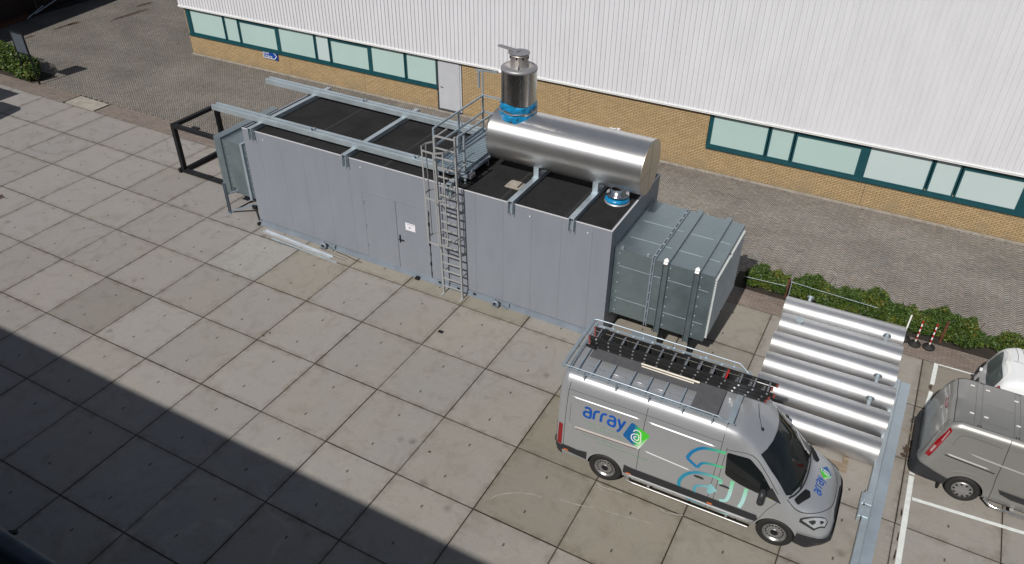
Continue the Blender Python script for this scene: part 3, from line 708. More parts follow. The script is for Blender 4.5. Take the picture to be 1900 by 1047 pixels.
for zz in (zb, zt + .065):
    for p, q in (((xa - .07, ya, zz), (xb + .07, ya, zz)), ((xa - .07, yb, zz), (xb + .07, yb, zz)), ((xa, ya + .08, zz), (xa, yb - .08, zz)), ((xb, ya + .08, zz), (xb, yb - .08, zz))):
        b = MB(); b.bar(p, q, .15, .13); build(b, 'beam', F, 'black')
b = MB(); b.box(xa - .2, ya - .12, .0, xa - .08, ya + .02, .16); b.box(-5.95, ya - .03, .155, -5.75, ya + .05, .19); b.box(xa - .06, ya - .05, zt + .131, xa + .06, ya + .06, zt + .15); b.box(-6.5, 2.2, zt + .0, -6.2, 2.32, zt + .06); build(b, 'corner_bracket', F, 'black')

# ================================================================= RIGHT DUCT
K = thing('discharge_duct', 'large blue grey sheet metal duct with louvred face on the right end of the container', 'duct', (11.5, 2.3, 0))
ax0, ax1, ay0, ay1, az0, az1 = 10.22, 12.79, .93, 3.72, .74, 2.79
b = MB()
cuts_x = [ax0, 11.22, ax1 - .0]
b.box(ax0, ay0, az0, 11.22, ay1, az1); b.box(11.225, ay0 - .012, az0, 12.70, ay1, az1 - .01); build(b, 'duct_body', K, 'duct')
b = MB(); b.box(12.70, ay0 - .014, az0 + .0, 12.79, ay1 + .0, az0 + .06); b.box(12.70, ay0 - .014, az1 - .07, 12.79, ay1, az1 - .006); b.box(12.70, ay0 - .014, az0 + .06, 12.79, ay0 + .05, az1 - .07); b.box(12.70, ay1 - .05, az0 + .06, 12.79, ay1, az1 - .07); b.box(12.705, 2.28, az0 + .06, 12.79, 2.36, az1 - .07); build(b, 'louvre_frame', K, 'duct')
for y0_, y1_ in ((ay0 + .05, 2.28), (2.36, ay1 - .05)):
    b = MB(); b.box(12.695, y0_, az0 + .06, 12.71, y1_, az1 - .07)
    zz = az0 + .07
    while zz < az1 - .12: b.slab([(12.745, y0_ + .01, zz + .062), (12.845, y0_ + .01, zz), (12.845, y1_ - .01, zz), (12.745, y1_ - .01, zz + .062)], (0, 0, .010)); zz += .075
    build(b, 'louvre', K, 'louvre')
for xx, w in ((11.55, .15), (12.35, .15)):
    b = MB()
    b.channel((xx, ay0 - .05, az0 - .18), (xx, ay0 - .05, az1 + .0), w, .07, .012, (0, -1, 0)); b.box(xx - w / 2, ay0 - .08, az1 + .004, xx + w / 2, ay1 + .06, az1 + .055); build(b, 'strap', K, 'duct')
    b = MB(); b.slab([(xx - .05, ay0 - .11, az1 - .0), (xx + .05, ay0 - .11, az1 - .0), (xx + .055, ay0 - .05, az1 + .09), (xx, ay0 - .02, az1 + .13), (xx - .055, ay0 - .05, az1 + .09)], (0, .012, .008)); build(b, 'lifting_eye', K, 'white')
b = MB()
b.box(11.17, ay0 - .03, az0 - .06, 11.20, ay0 - .0, az1 + .02); b.box(11.235, ay0 - .035, az0 - .06, 11.26, ay0 - .012, az1 + .015); b.box(11.17, ay0 - .02, az1, 11.20, ay1, az1 + .035); b.box(11.235, ay0 - .02, az1 - .01, 11.26, ay1, az1 + .03)
build(b, 'joint_flange', K, 'frame')
b = MB()
for zz in np.arange(az0 + .1, az1, .3): b.box(11.205, ay0 - .04, zz, 11.23, ay0 - .03, zz + .03); b.box(10.30, ay0 - .012, zz, 10.325, ay0, zz + .03); b.box(11.66, ay0 - .03, zz, 11.68, ay0 - .012, zz + .03); b.box(12.46, ay0 - .03, zz, 12.48, ay0 - .012, zz + .03)
for yy_ in np.arange(ay0 + .1, ay1, .3): b.box(11.195, yy_, az1 + .03, 11.24, yy_ + .04, az1 + .048)
build(b, 'bolt', K, 'galv_l')
b = MB()
for zz in (1.26, 2.28): b.box(ax0 + .1, ay0 - .005, zz, 11.16, ay0 + .01, zz + .010); b.box(11.27, ay0 - .017, zz, 11.47, ay0 + .0, zz + .010); b.box(11.64, ay0 - .017, zz, 12.27, ay0, zz + .010); b.box(12.44, ay0 - .017, zz, 12.70, ay0, zz + .010)
for yy_ in (1.62, 2.55): b.box(ax0 + .1, yy_, az1, 11.16, yy_ + .012, az1 + .005); b.box(11.27, yy_, az1 - .01, 11.47, yy_ + .012, az1 - .005); b.box(11.64, yy_, az1 - .01, 12.26, yy_ + .012, az1 - .005); b.box(12.44, yy_, az1 - .01, 12.70, yy_ + .012, az1 - .005)
build(b, 'sheet_seam', K, 'galv_l')
b = MB(); b.box(10.17, ay0 - .02, az0 - .03, 10.22, ay1 + .03, az1 + .05); build(b, 'collar', K, 'duct')
b = MB(); b.cyl((10.36, ay0 + .03, az1), (10.36, ay0 + .03, az1 + .07), .035, 10); b.cyl((11.05, ay0 + .03, az1), (11.05, ay0 + .03, az1 + .07), .035, 10); build(b, 'lifting_lug', K, 'galv_l')
for xx in (11.62, 12.45):
    b = MB(); b.bar((xx, 1.05, 0), (xx, 1.05, az0), .10); b.bar((xx, 3.5, 0), (xx, 3.5, az0), .10); b.bar((xx, 1.0, az0 - .06), (xx, 3.6, az0 - .06), .1); b.box(xx - .1, .95, 0, xx + .1, 1.15, .012); build(b, 'support_leg', K, 'black')


DRAIN = [(10.77, 1.06, .003), (11.47, 1.05, .003), (11.48, 1.36, .003), (10.80, 1.38, .003)]
DC = MB(); DC.slab(DRAIN, (0, 0, .008)); tag(base_at(build(DC, 'drain_plate', None, 'frame'), (*DRAIN[0][:2], 0)), 'flat dark steel plate on the slab below the right duct, seen past the van rack', 'steel plate')
# ================================================================= EXHAUST SILENCER
ms = thing('exhaust_silencer', 'shiny stainless steel silencer drum lying on the container roof', 'silencer', (8.1, 2.45, ZT))
mx0, mx1, my, mz, mr = 5.91, 10.35, 2.45, 4.44, .737
b = MB(); b.lathe([(mr, mx0), (mr, mx1)], (0, my, mz), (1, 0, 0), 96); b.smooth = False
b.cyl((mx0, my, mz), (mx0 + .01, my, mz), mr, 96, cap=True); jacket = build(b, 'jacket', ms, 'muffler')
b = MB(); b.cyl((mx1 + .001, my, mz), (mx1 + .012, my, mz), mr + .006, 96)
m['endcap'] = steel('end_cap', (.62, .57, .50), .36, .5, (1, 1, 1)); build(b, 'end_cap', ms, 'endcap')
b = MB(); b.cyl((mx1 + .0125, my - .002, mz - mr * .98), (mx1 + .0125, my - .002, mz + mr * .98), .004, 4); b.cyl((mx1 + .0125, my - mr * .98, mz - .1), (mx1 + .0125, my + mr * .98, mz - .1), .004, 4); build(b, 'cap_seam', ms, 'stack_m')
b = MB()
for xx in (7.05, 7.95, 8.38, 9.28): b.lathe([(mr + .001, -.006), (mr + .004, 0), (mr + .001, .006)], (xx, my, mz), (1, 0, 0), 96)
b.lathe([(mr + .001, -.02), (mr + .008, 0), (mr + .001, .02)], (mx0 + .03, my, mz), (1, 0, 0), 96); b.lathe([(mr + .001, -.02), (mr + .008, 0), (mr + .001, .02)], (mx1 - .03, my, mz), (1, 0, 0), 96)
build(b, 'jacket_band', ms, 'muffler')
b = MB()
for xx in (7.34, 9.09): b.box(xx - .075, 1.95, ZT + .15, xx + .075, 2.02, 4.0); b.box(xx - .09, 1.9, ZT + .142, xx + .09, 2.1, ZT + .155); b.box(xx - .075, 2.9, ZT + .15, xx + .075, 2.97, 4.0)
sup = build(b, 'saddle', ms, 'galv_l')
b = MB(); b.slab([(9.05, 2.75, 5.125), (9.22, 2.75, 5.125), (9.22, 2.9, 5.04), (9.05, 2.9, 5.04)], (0, .01, .012)); b.box(9.25, 2.72, 5.14, 9.33, 2.8, 5.155); build(b, 'tape_patch', ms, 'paper')
# outlet bellows under the drum
b = MB(); b.lathe([(.34, 0), (.34, .05), (.28, .055), (.28, .09)], (9.66, 2.15, ZT - .045), (0, 0, 1), 32); bl = build(b, 'bellows', ms, 'stack_m')
b = MB(); b.lathe([(.31, .06), (.335, .10), (.29, .15), (.25, .17)], (9.66, 2.15, ZT - .045), (0, 0, 1), 32); build(b, 'plastic_wrap', bl, 'wrap')
b = MB(); b.lathe([(.24, .12), (.24, .20), (.30, .21), (.30, .26), (.22, .27), (.22, .60)], (9.66, 2.15, ZT - .045), (0, 0, 1), 32); build(b, 'pipe_flange', bl, 'chrome')
# stack
b = MB(); sx, sy, sr = 6.51, 2.45, .475
b.lathe([(.49, 4.95), (.485, 5.1)], (sx, sy, 0), (0, 0, 1), 48); b.lathe([(sr, 5.05), (sr, 6.36)], (sx, sy, 0), (0, 0, 1), 64)
stk = build(b, 'stack', ms, 'stack')
b = MB(); b.lathe([(sr + .002, 6.33), (sr + .010, 6.335), (sr + .010, 6.385), (sr - .02, 6.41), (.22, 6.42)], (sx, sy, 0), (0, 0, 1), 64); build(b, 'stack_top_ring', stk, 'stack_m')
b = MB(); b.lathe([(.235, 6.41), (.235, 6.70), (.26, 6.71), (.26, 6.735), (.2, 6.74)], (sx, sy, 0), (0, 0, 1), 40)
for a in (20, 110, 200, 290):
    c, s_ = math.cos(R(a)), math.sin(R(a)); b.slab([(sx + .23 * c, sy + .23 * s_, 6.42), (sx + .40 * c, sy + .40 * s_, 6.42), (sx + .23 * c, sy + .23 * s_, 6.56)], (-.015 * s_, .015 * c, 0))
m['stack_s'] = simple('satin_steel', (.55, .52, .49), .42, .85); build(b, 'outlet_pipe', stk, 'stack_s')
b = MB(); b.cyl((sx + .01, sy, 6.765), (sx + .01, sy, 6.785), .265, 36)
b.slab([(sx - .05, sy - .09, 6.79), (sx - .58, sy - .10, 6.85), (sx - .64, sy - .02, 6.85), (sx - .58, sy + .06, 6.85), (sx - .0, sy + .08, 6.79)], (0, 0, .018)); b.box(sx - .30, sy - .06, 6.70, sx - .24, sy + .06, 6.78); build(b, 'rain_flap', stk, 'stack_m')
b = MB()
for a in (-80, -40, 10, -140): b.cyl((sx + .24 * math.cos(R(a)), sy + .24 * math.sin(R(a)), 6.64), (sx + .24 * math.cos(R(a)), sy + .24 * math.sin(R(a)), 6.70), .022, 8)
build(b, 'clamp_bolt', stk, 'black')
# crumpled blue plastic
b = MB(); nn, kk = 72, 12; vs = []
for j in range(kk):
    z = 5.0 + .47 * j / (kk - 1)
    for i in range(nn):
        a = 2 * math.pi * i / nn
        zz = z + .03 * math.sin(3 * a + 1) * (j / kk)
        r = .497 + .022 * math.sin(7 * a + 5 * math.sin(j * .8)) * math.sin(j * 1.7) + random.uniform(-.008, .008) - (.03 if j in (5, 6) else 0) - (.02 if j in (0, kk - 1) else 0)
        if j < 4: zz += .12 * abs(math.sin(a)) * -1 * (4 - j) / 4 + .02
        vs.append((sx + r * math.cos(a), sy + r * math.sin(a), zz))
b.add(vs, [(j * nn + i, j * nn + (i + 1) % nn, (j + 1) * nn + (i + 1) % nn, (j + 1) * nn + i) for j in range(kk - 1) for i in range(nn)], True)
build(b, 'plastic_wrap', stk, 'wrap')
b = MB(); b.tube([(sx + .502 * math.cos(t), sy + .502 * math.sin(t), 5.25 + .012 * math.sin(5 * t)) for t in np.linspace(0, 2 * math.pi, 48, endpoint=False)], .012, 6, True); build(b, 'strap', stk, 'stack_m')
b = MB(); b.cyl((sx - .46, sy - .1, 6.2), (sx - .54, sy - .12, 6.2), .05, 12); build(b, 'sensor_stub', stk, 'paper')

# ================================================================= SERVICE PLATFORM
Pf = thing('service_platform', 'galvanised grating platform with handrails between ladder and silencer', 'platform', (5.2, 2.2, ZT))
px0, px1, py0, py1, pz = 4.76, 5.70, .90, 3.60, 3.76
b = MB()
for xx in np.arange(px0 + .03, px1, .034): b.box(xx, py0, pz - .03, xx + .006, py1, pz)
for yy_ in np.arange(py0 + .02, py1, .10): b.box(px0, yy_, pz - .026, px1, yy_ + .006, pz - .004)
b.box(px0, py0, pz - .034, px1, py1, pz - .030)
build(b, 'grating', Pf, 'galv_l')
b = MB(); b.channel((px0, py0, pz - .05), (px0, py1, pz - .05), .06, .14, .01, (1, 0, 0)); b.channel((px1, py0, pz - .05), (px1, py1, pz - .05), .06, .14, .01, (-1, 0, 0)); b.bar((px0, py0, pz - .05), (px1 + .12, py0, pz - .05), .05, .10); b.bar((px0, py1, pz - .05), (px1, py1, pz - .05), .05, .10)
b.box(px0 - .02, py0, pz, px0 - .012, py1, pz + .12); b.box(px1 + .012, py0, pz, px1 + .02, py1, pz + .12)
build(b, 'platform_frame', Pf, 'galv')
b = MB()
for xx in (px0 + .03, px1 - .03):
    for yy_ in (py0 + .1, 2.2, py1 - .1): b.box(xx - .03, yy_ - .03, ZT - .04, xx + .03, yy_ + .03, pz - .03)
build(b, 'platform_foot', Pf, 'galv')
zt = pz + 1.1
def rl(mb, *pts, w=.045):
    for p, q in zip(pts, pts[1:]): mb.bar(p, q, w, w)
b = MB(); rl(b, (4.75, .92, zt), (4.75, 3.55, zt)); rl(b, (4.75, .92, zt - .52), (4.75, 3.55, zt - .52))
for yy_ in (.92, 2.2, 3.55): b.bar((4.75, yy_, pz - .05), (4.75, yy_, zt), .05, .05)
b.bar((4.75, 3.55, zt), (4.75, 3.55, zt + .75), .04); b.bar((4.55, 3.5, zt + .75), (5.2, 3.6, zt + .75), .04); rl(b, (4.75, 3.55, zt), (5.7, 3.55, zt)); rl(b, (4.75, 3.55, zt - .5), (5.7, 3.55, zt - .5)); b.bar((4.68, 3.45, zt + .25), (4.68, 3.45, zt + .75), .05)
build(b, 'handrail', Pf, 'galv')
b = MB(); rl(b, (5.62, .74, zt - .44), (5.62, .74, zt + .02), (5.70, 3.0, zt + .02)); rl(b, (5.62, .74, zt - .44), (5.70, 3.0, zt - .46)); b.bar((5.70, .92, pz - .05), (5.70, .92, zt), .05, .05); b.bar((5.70, 2.3, pz - .05), (5.70, 2.3, zt), .05, .05); build(b, 'handrail', Pf, 'galv')
b = MB(); b.cyl((5.50, .80, pz - .02), (5.62, .80, pz - .02), .05, 10); b.cyl((5.55, .76, pz + .05), (5.55, .9, pz + .05), .04, 10); b.box(5.72, .9, pz - .12, 5.9, 1.15, pz - .02); build(b, 'clamp', Pf, 'stack_m')

# ================================================================= CAGED LADDER
Ld = thing('caged_ladder', 'tall grey steel ladder with safety cage fixed to the container front', 'ladder', (5.55, .3, 0))
lean = lambda z: -.017 * z
m['ladderg'] = simple('ladder_grey', (.42, .425, .43), .5, .35, var=.1)
LX0, LX1, LY = 5.27, 5.90, .30
for lx, top in ((LX0, 4.95), (LX1, 5.10)):
    b = MB(); b.bar((lx, LY, 0), (lx + lean(top), LY, top), .04, .065, (0, 1, 0)); b.box(lx - .03, LY - .16, 0, lx + .03, LY + .05, .02); build(b, 'stile', Ld, 'ladderg')
for k in range(17):
    z = .27 + .275 * k
    b = MB(); b.bar((LX0 + lean(z) + .02, LY, z), (LX1 + lean(z) - .02, LY, z), .032, .032); build(b, 'rung', Ld, 'ladderg')
def hoop(z, att=True):
    l = lean(z); c = [(5.27, .30), (5.22, .22), (5.14, .08), (5.14, -.12), (5.28, -.30), (5.62, -.32), (5.82, -.18), (5.90, .05), (5.90, .30)]
    return [(x + l, y, z) for x, y in c]
hz = (4.84, 3.48, 2.10)
for z in hz:
    b = MB(); H_ = hoop(z)
    for p, q in zip(H_, H_[1:]): b.bar(p, q, .008, .05)
    build(b, 'cage_hoop', Ld, 'ladderg')
for i in (2, 3, 4, 5, 6):
    p, q = hoop(hz[0])[i], hoop(hz[2])[i]
    b = MB(); b.bar((p[0], p[1], p[2] + .02), (q[0], q[1], q[2] - .02), .03, .01); build(b, 'cage_strap', Ld, 'ladderg')
for z in (.75, 1.95, 3.1):
    for lx in (LX0, LX1):
        b = MB(); b.bar((lx + lean(z), LY + .03, z), (lx + lean(z), Y0, z), .05, .012); build(b, 'wall_bracket', Ld, 'ladderg')
b = MB(); b.bar((LX0 - .07, LY, 4.95), (LX0 - .07, .9, 4.95), .035); b.bar((LX0 - .08, LY, 5.0), (LX1 - .1, LY + .02, 5.0), .035); b.bar((LX1 - .08, LY, 4.1), (LX1 - .1, .9, 4.1), .03); build(b, 'top_brace', Ld, 'ladderg')
b = MB(); b.box(4.13, .44, 0, 4.27, .55, .07); b.box(4.16, .47, .07, 4.24, .53, .09); tag(base_at(build(b, 'black_block', None, 'black'), (4.2, .5, 0)), 'small black block on the slabs below the grey double door', 'block')
b = MB(); b.box(6.10, -1.34, 0, 6.24, -1.26, .03); tag(base_at(build(b, 'black_wedge', None, 'black'), (6.17, -1.3, 0)), 'small black wedge alone on a slab in front of the ladder', 'wedge')

# ================================================================= LOOSE PROFILES ON THE SLABS
m['white_steel'] = galvanised('white_steel', (.50, .54, .59), .45, .4)
def lie(name, p, q, w, h, mat, label, cat, grp=None, round_=False, z=0.):
    b = MB(); p = (*p, z + h / 2); q = (*q, z + h / 2)
    if round_: b.cyl(p, q, h / 2, 10)
    else: b.channel(p, q, w, h, .006, (0, 0, 1))
    o = build(b, name, None, mat); return tag(base_at(o, ((p[0] + q[0]) / 2, (p[1] + q[1]) / 2, z)), label, cat, grp)
lie('metal_channel', (-1.72, .30), (1.22, .13), .12, .06, 'white_steel', 'wide whitish metal channel lying in front of the container', 'metal channel')
lie('metal_strip', (-1.2, .06), (1.52, -.02), .05, .03, 'galv_l', 'narrow metal strip lying along the slab joint below the wide channel', 'metal strip')
lie('thin_rod', (.50, .38), (1.70, .30), .02, .022, 'chrome', 'upper of two thin bright rods by the container lifting lug', 'rod', 'thin rods by the container', True)
lie('thin_rod', (1.20, .21), (1.72, .19), .02, .022, 'chrome', 'lower of two thin bright rods by the container lifting lug', 'rod', 'thin rods by the container', True)
b = MB(); b.tube([(1.1, .47, .012), (1.5, .45, .012), (1.9, .38, .012), (2.2, .36, .012)], .011, 6); tag(base_at(build(b, 'black_cable', None, 'black'), (1.6, .4, 0)), 'thin black cable end on the ground under the container edge', 'cable')

# ================================================================= ALUMINIUM PIPES
pr = .330; pzc = .374
pipes = [(14.26, 17.38, 3.98, 4.11, 'rearmost aluminium duct pipe lying beside the hedge'), (14.33, 17.40, 3.15, 3.24, 'second aluminium duct pipe from the hedge with a flanged stub near its left end'),
         (14.32, 17.40, 2.25, 2.33, 'third aluminium duct pipe from the hedge, without a stub on top'), (14.35, 17.44, 1.32, 1.43, 'fourth aluminium duct pipe from the hedge with a stub near the galvanised beam'),
         (14.37, 17.41, .44, .49, 'fifth aluminium duct pipe from the hedge, partly behind the ladders'), (14.45, 17.36, -.49, -.48, 'front aluminium duct pipe nearest the silver van windscreen')]
# stub: (pipe, t along, tilt toward +y)
stubs = {0: [(.19, 55, .16)], 1: [(.16, -25, .20), (.86, 62, .22)], 2: [], 3: [(.85, 62, .24)], 4: [(.84, 62, .24)], 5: []}
for i, (xa_, xb_, ya_, yb_, lb) in enumerate(pipes):
    T = thing('duct_pipe', lb, 'pipe', ((xa_ + xb_) / 2, (ya_ + yb_) / 2, 0), 'aluminium pipes laid side by side')
    p, q = Vector((xa_, ya_, pzc)), Vector((xb_, yb_, pzc)); ax = (q - p).normalized(); L = (q - p).length
    b = MB(); b.lathe([(pr - .02, 0), (pr, .0), (pr, L), (pr - .02, L)], p, ax, 72); b.lathe([(pr - .02, 0), (pr - .02, L)], p, ax, 48); build(b, 'pipe_jacket', T, 'alu')
    b = MB(); b.lathe([(.001, .03), (pr - .02, .03)], p, ax, 32); b.lathe([(.001, L - .03), (pr - .02, L - .03)], p, ax, 32); build(b, 'end_board', T, 'wood')
    b = MB()
    for f in (.33 + .02 * (i % 2), .47, .62): b.lathe([(pr + .0005, -.006), (pr + .003, 0), (pr + .0005, .006)], p + ax * L * f, ax, 72)
    build(b, 'pipe_band', T, 'alu')
    for f, tl, hh in stubs[i]:
        c = p + ax * L * f; dn = Vector((0, math.sin(R(tl)), math.cos(R(tl)))) if tl > 0 else Vector((0, math.sin(R(tl)), math.cos(R(tl))))
        b = MB(); b.cyl(c + dn * (pr - .02), c + dn * (pr + hh - .03), .045, 16); b.cyl(c + dn * (pr + hh - .03), c + dn * (pr + hh), .10, 24); build(b, 'stub', T, 'galv_l')
    b = MB()
    for f in (.2, .8):
        c = p + ax * L * f; b.box(c.x - .06, c.y - .35, 0, c.x + .06, c.y + .35, .042)
        b.box(c.x - .04, c.y + .29, .042, c.x + .04, c.y + .35, .16); b.box(c.x - .04, c.y - .35, .042, c.x + .04, c.y - .29, .16)
    build(b, 'timber_chock', T, 'wood')
b = MB(); b.box(15.5, -1.10, 0, 16.85, -.88, .06); b.box(15.4, -1.34, 0, 16.7, -1.13, .05); tag(base_at(build(b, 'timber_boards', None, 'wood'), (16.2, -1.0, 0)), 'old timber boards on the ground beside the silver van bonnet', 'boards')
b = MB(); b.box(14.5, -.03, .0, 16.2, .10, .08); tag(base_at(build(b, 'timber_plank', None, 'wood'), (15.3, .03, 0)), 'brown timber plank lying between the two front duct pipes', 'plank')

# ================================================================= GALVANISED BEAM, lower right
A_ = thing('galvanised_beam', 'long galvanised steel beam lying right of the duct pipes towards the bottom edge', 'steel beam', (17.55, -2, 0))
p1, p0 = Vector((17.46, 2.40, .22)), Vector((17.30, -6.5, .22))
b = MB(); off = Vector((.0, 0, 0))
def lpoly(mb, prof, p, q): mb.extrude(prof, p, q, (0, 0, 1))
mid = p0.lerp(p1, .49)
lpoly(b, [(-.09, -.12), (.055, -.12), (.055, .12), (-.075, .12), (-.09, .105)], p1, mid + Vector((0, .02, 0))); build(b, 'beam_section', A_, 'galv_l')
b = MB(); lpoly(b, [(-.09, -.12), (.055, -.12), (.055, .115), (-.075, .115), (-.09, .10)], mid + Vector((0, -.02, 0)), p0); build(b, 'beam_section', A_, 'galv_l')
o2 = Vector((.175, 0, -.03))
b = MB(); lpoly(b, [(-.08, -.19), (.14, -.19), (.14, -.17), (-.06, -.17), (-.06, .09), (.14, .09), (.14, .10), (-.08, .10)][::-1], p0 + o2, p1 + o2); build(b, 'side_channel', A_, 'galv')
b = MB(); mm = mid + Vector((-.02, 0, .125)); b.box(mm.x - .10, mm.y + .04, mm.z - .02, mm.x + .09, mm.y + .33, mm.z + .012); b.box(mm.x - .12, mm.y - .33, mm.z - .02, mm.x + .07, mm.y - .04, mm.z + .012); b.box(mm.x - .13, mm.y - .35, mm.z - .2, mm.x - .075, mm.y + .35, mm.z - .02)
for yy_ in (-.34, -.13, .13, .34): b.cyl((mm.x - .06, mm.y + yy_, mm.z + .03), (mm.x - .06, mm.y + yy_, mm.z + .055), .02, 8); b.cyl((mm.x + .04, mm.y + yy_, mm.z + .03), (mm.x + .04, mm.y + yy_, mm.z + .055), .02, 8)
build(b, 'coupling', A_, 'galv_l')
b = MB()
for yy_ in (1.6, -.6, -3.0, -5.4): b.box(17.36, yy_, 0, 17.60, yy_ + .1, .098)
build(b, 'timber_chock', A_, 'wood')
b = MB(); b.tube([(17.74, 1.04, .015), (17.86, 1.0, .02), (17.93, 1.02, .015), (18.0, .95, .015), (17.98, .9, .012)], .014, 6); tag(base_at(build(b, 'pale_twig', None, 'wood'), (17.85, 1, 0)), 'pale broken twig on the slab between beam and grey van', 'twig')

# ================================================================= HEDGES, SHRUB
def leaves(name, label, cat, n, vol, loc, size=.05, seed=1, parent=None):
    rg = np.random.default_rng(seed); P = []; T_ = []
    P, T_ = vol(rg, n)
    n = len(P)
    nr = rg.normal(0, 1, (n, 3)); nr[:, 2] = np.abs(nr[:, 2]) + .35; nr /= np.linalg.norm(nr, axis=1)[:, None]
    a = np.cross(nr, rg.normal(0, 1, (n, 3))); a /= np.linalg.norm(a, axis=1)[:, None]; b_ = np.cross(nr, a)
    s = (size * rg.uniform(.6, 1.35, n))[:, None]
    Q = np.stack([P - a * s, P - b_ * s * .45 + nr * s * .1, P + a * s, P + b_ * s * .45 + nr * s * .1], 1) - np.array(loc)
    o = quads(name, Q, 'leaf', T_); o.location = loc if parent is None else (0, 0, 0)
    return o
def leaf_tint(rg, P, top, zmax):
    n = len(P); k = rg.uniform(0, 1, n); g = np.array([.052, .100, .016]); y = np.array([.13, .165, .020]); d = np.array([.022, .050, .010]); o = np.array([.22, .13, .03])
    clump = .5 + .5 * np.sin(P[:, 0] * 5.1 + np.sin(P[:, 1] * 6)) * np.cos(P[:, 1] * 4.3 + P[:, 2] * 5)
    c = g[None] * (.65 + .55 * k[:, None]); f = (np.clip(clump + rg.normal(0, .25, n), 0, 1) ** 2)[:, None] * .75
    c = c * (1 - f) + y[None] * f; dd = (rg.uniform(0, 1, n) < .25)[:, None]; c = np.where(dd, d[None], c); oo = ((rg.uniform(0, 1, n) < .05) & (clump > .6))[:, None]
    return np.where(oo, o[None], c)
def hedge_vol(x0, x1, y0, y1, h):
    def f(rg, n):
        x = rg.uniform(x0, x1, n); ed = np.minimum((x - x0), (x1 - x)); tap = np.clip(ed / .35, .25, 1)
        hh = h * (.80 + .16 * np.sin(x * 3.1 + 1) + .10 * np.sin(x * 7.7) + .05 * np.sin(x * 17)) * (.55 + .45 * tap)
        yc = (y0 + y1) / 2 + .05 * np.sin(x * 4.3); hw = (y1 - y0) / 2 * (.85 + .14 * np.sin(x * 5.3 + 2) + .08 * np.sin(x * 13)) * (.5 + .5 * tap)
        a = rg.uniform(0, np.pi, n); rr = rg.uniform(.0, 1, n) ** .35
        y = yc + hw * rr * np.cos(a) + rg.normal(0, .02, n); z = .10 + (hh - .1) * rr * np.sin(a) ** .7 + rg.normal(0, .03, n)
        z = np.maximum(z, .03); P = np.stack([x, y, z], 1)
        # gaps
        hole = np.sin(x * 9.1 + 2 * y * 5) * np.sin(y * 11 + z * 9) * np.sin(x * 4.1 + z * 7) > .42
        P = P[~hole]; return P, leaf_tint(rg, P, 0, h)
    return f
def hedge(x0, x1, y0, y1, h, n, label, seed):
    T = thing('hedge', label, 'hedge', ((x0 + x1) / 2, (y0 + y1) / 2, 0))
    o = leaves('foliage', None, None, n, hedge_vol(x0, x1, y0, y1, h), ((x0 + x1) / 2, (y0 + y1) / 2, 0), .031, seed, T); o.parent = T
    b = MB(); rg = random.Random(seed)
    for k in range(int((x1 - x0) * 5)):
        x = rg.uniform(x0 + .1, x1 - .1); y = rg.uniform(y0 + .2, y1 - .2); p = [(x, y, 0)]
        b.tube([(x, y, 0), (x + rg.uniform(-.1, .1), y + rg.uniform(-.1, .1), h * .4), (x + rg.uniform(-.2, .2), y + rg.uniform(-.2, .2), h * .8)], .009, 5)
    build(b, 'stem', T, 'bark')
hedge(12.85, 14.12, 4.85, 5.70, .88, 22000, 'short leafy hedge between the right duct and the rusty post', 11)
hedge(14.22, 19.35, 4.90, 5.72, .86, 90000, 'long leafy hedge with yellowish tips behind the aluminium pipes', 12)
hedge(19.42, 22.5, 5.05, 5.75, .75, 22000, 'dark leafy hedge piece behind the white van', 13)
def shrub_vol(rg, n):
    c = np.array([(-20.9, 5.2, .5, .75), (-21.8, 5.4, .55, .8), (-22.8, 5.5, .55, .85), (-20.3, 5.05, .4, .5), (-23.8, 5.6, .6, .8), (-24.8, 5.6, .6, .8)])
    k = rg.integers(0, len(c), n); d = rg.normal(0, 1, (n, 3)); d /= np.linalg.norm(d, axis=1)[:, None]; r = rg.uniform(0, 1, n) ** .4
    bumpy = 1 + .18 * np.sin(d[:, 0] * 7 + k) * np.cos(d[:, 1] * 6)
    P = c[k, :3] + d * (r * c[k, 3] * bumpy)[:, None] * np.array([1, .8, .8]); P = P[P[:, 2] > .03]; return P, leaf_tint(rg, P, 0, 1)
T = thing('shrub', 'round green shrub below the framed notice board at the far left', 'shrub', (-22, 5.3, 0))
o = leaves('foliage', None, None, 16000, shrub_vol, (-22, 5.3, 0), .07, 5, T); o.parent = T
b = MB(); rg = random.Random(3)
for k in range(26): x = rg.uniform(-24.6, -20.2); b.tube([(x, 5.3, 0), (x + rg.uniform(-.2, .2), 5.3 + rg.uniform(-.3, .3), .7)], .014, 5)
build(b, 'stem', T, 'bark')
# rusty posts, wires, rods
for x, y, h, lb in ((14.13, 5.02, .62, 'rusty square post at the gap between the two hedges'), (18.33, 4.98, .72, 'rusty square post behind the striped barrier posts')):
    b = MB(); b.bar((x, y, 0), (x + .01, y + .02, h), .055, .055, (0, 1, 0)); o = build(b, 'rusty_post', None, 'rust'); tag(base_at(o, (x, y, 0)), lb, 'post', 'rusty posts in the hedge')
b = MB(); b.tube([(12.9, 4.86, .42), (14.1, 4.92, .45)], .006, 6); o = build(b, 'support_wire', None, 'galv'); tag(base_at(o, (13.5, 4.9, 0)), 'thin wire rail in front of the short hedge by the duct', 'wire rail')
b = MB(); b.tube([(14.2, 4.98, .60), (14.9, 4.94, .60), (16.1, 4.90, .60), (16.6, 4.90, .59)], .006, 6); b.bar((14.22, 5.0, 0), (14.22, 5.0, .6), .022, .022, (0, 1, 0)); o = build(b, 'support_wire', None, 'galv'); tag(base_at(o, (15.8, 4.95, 0)), 'thin pale wire rail running through the long hedge', 'wire rail')
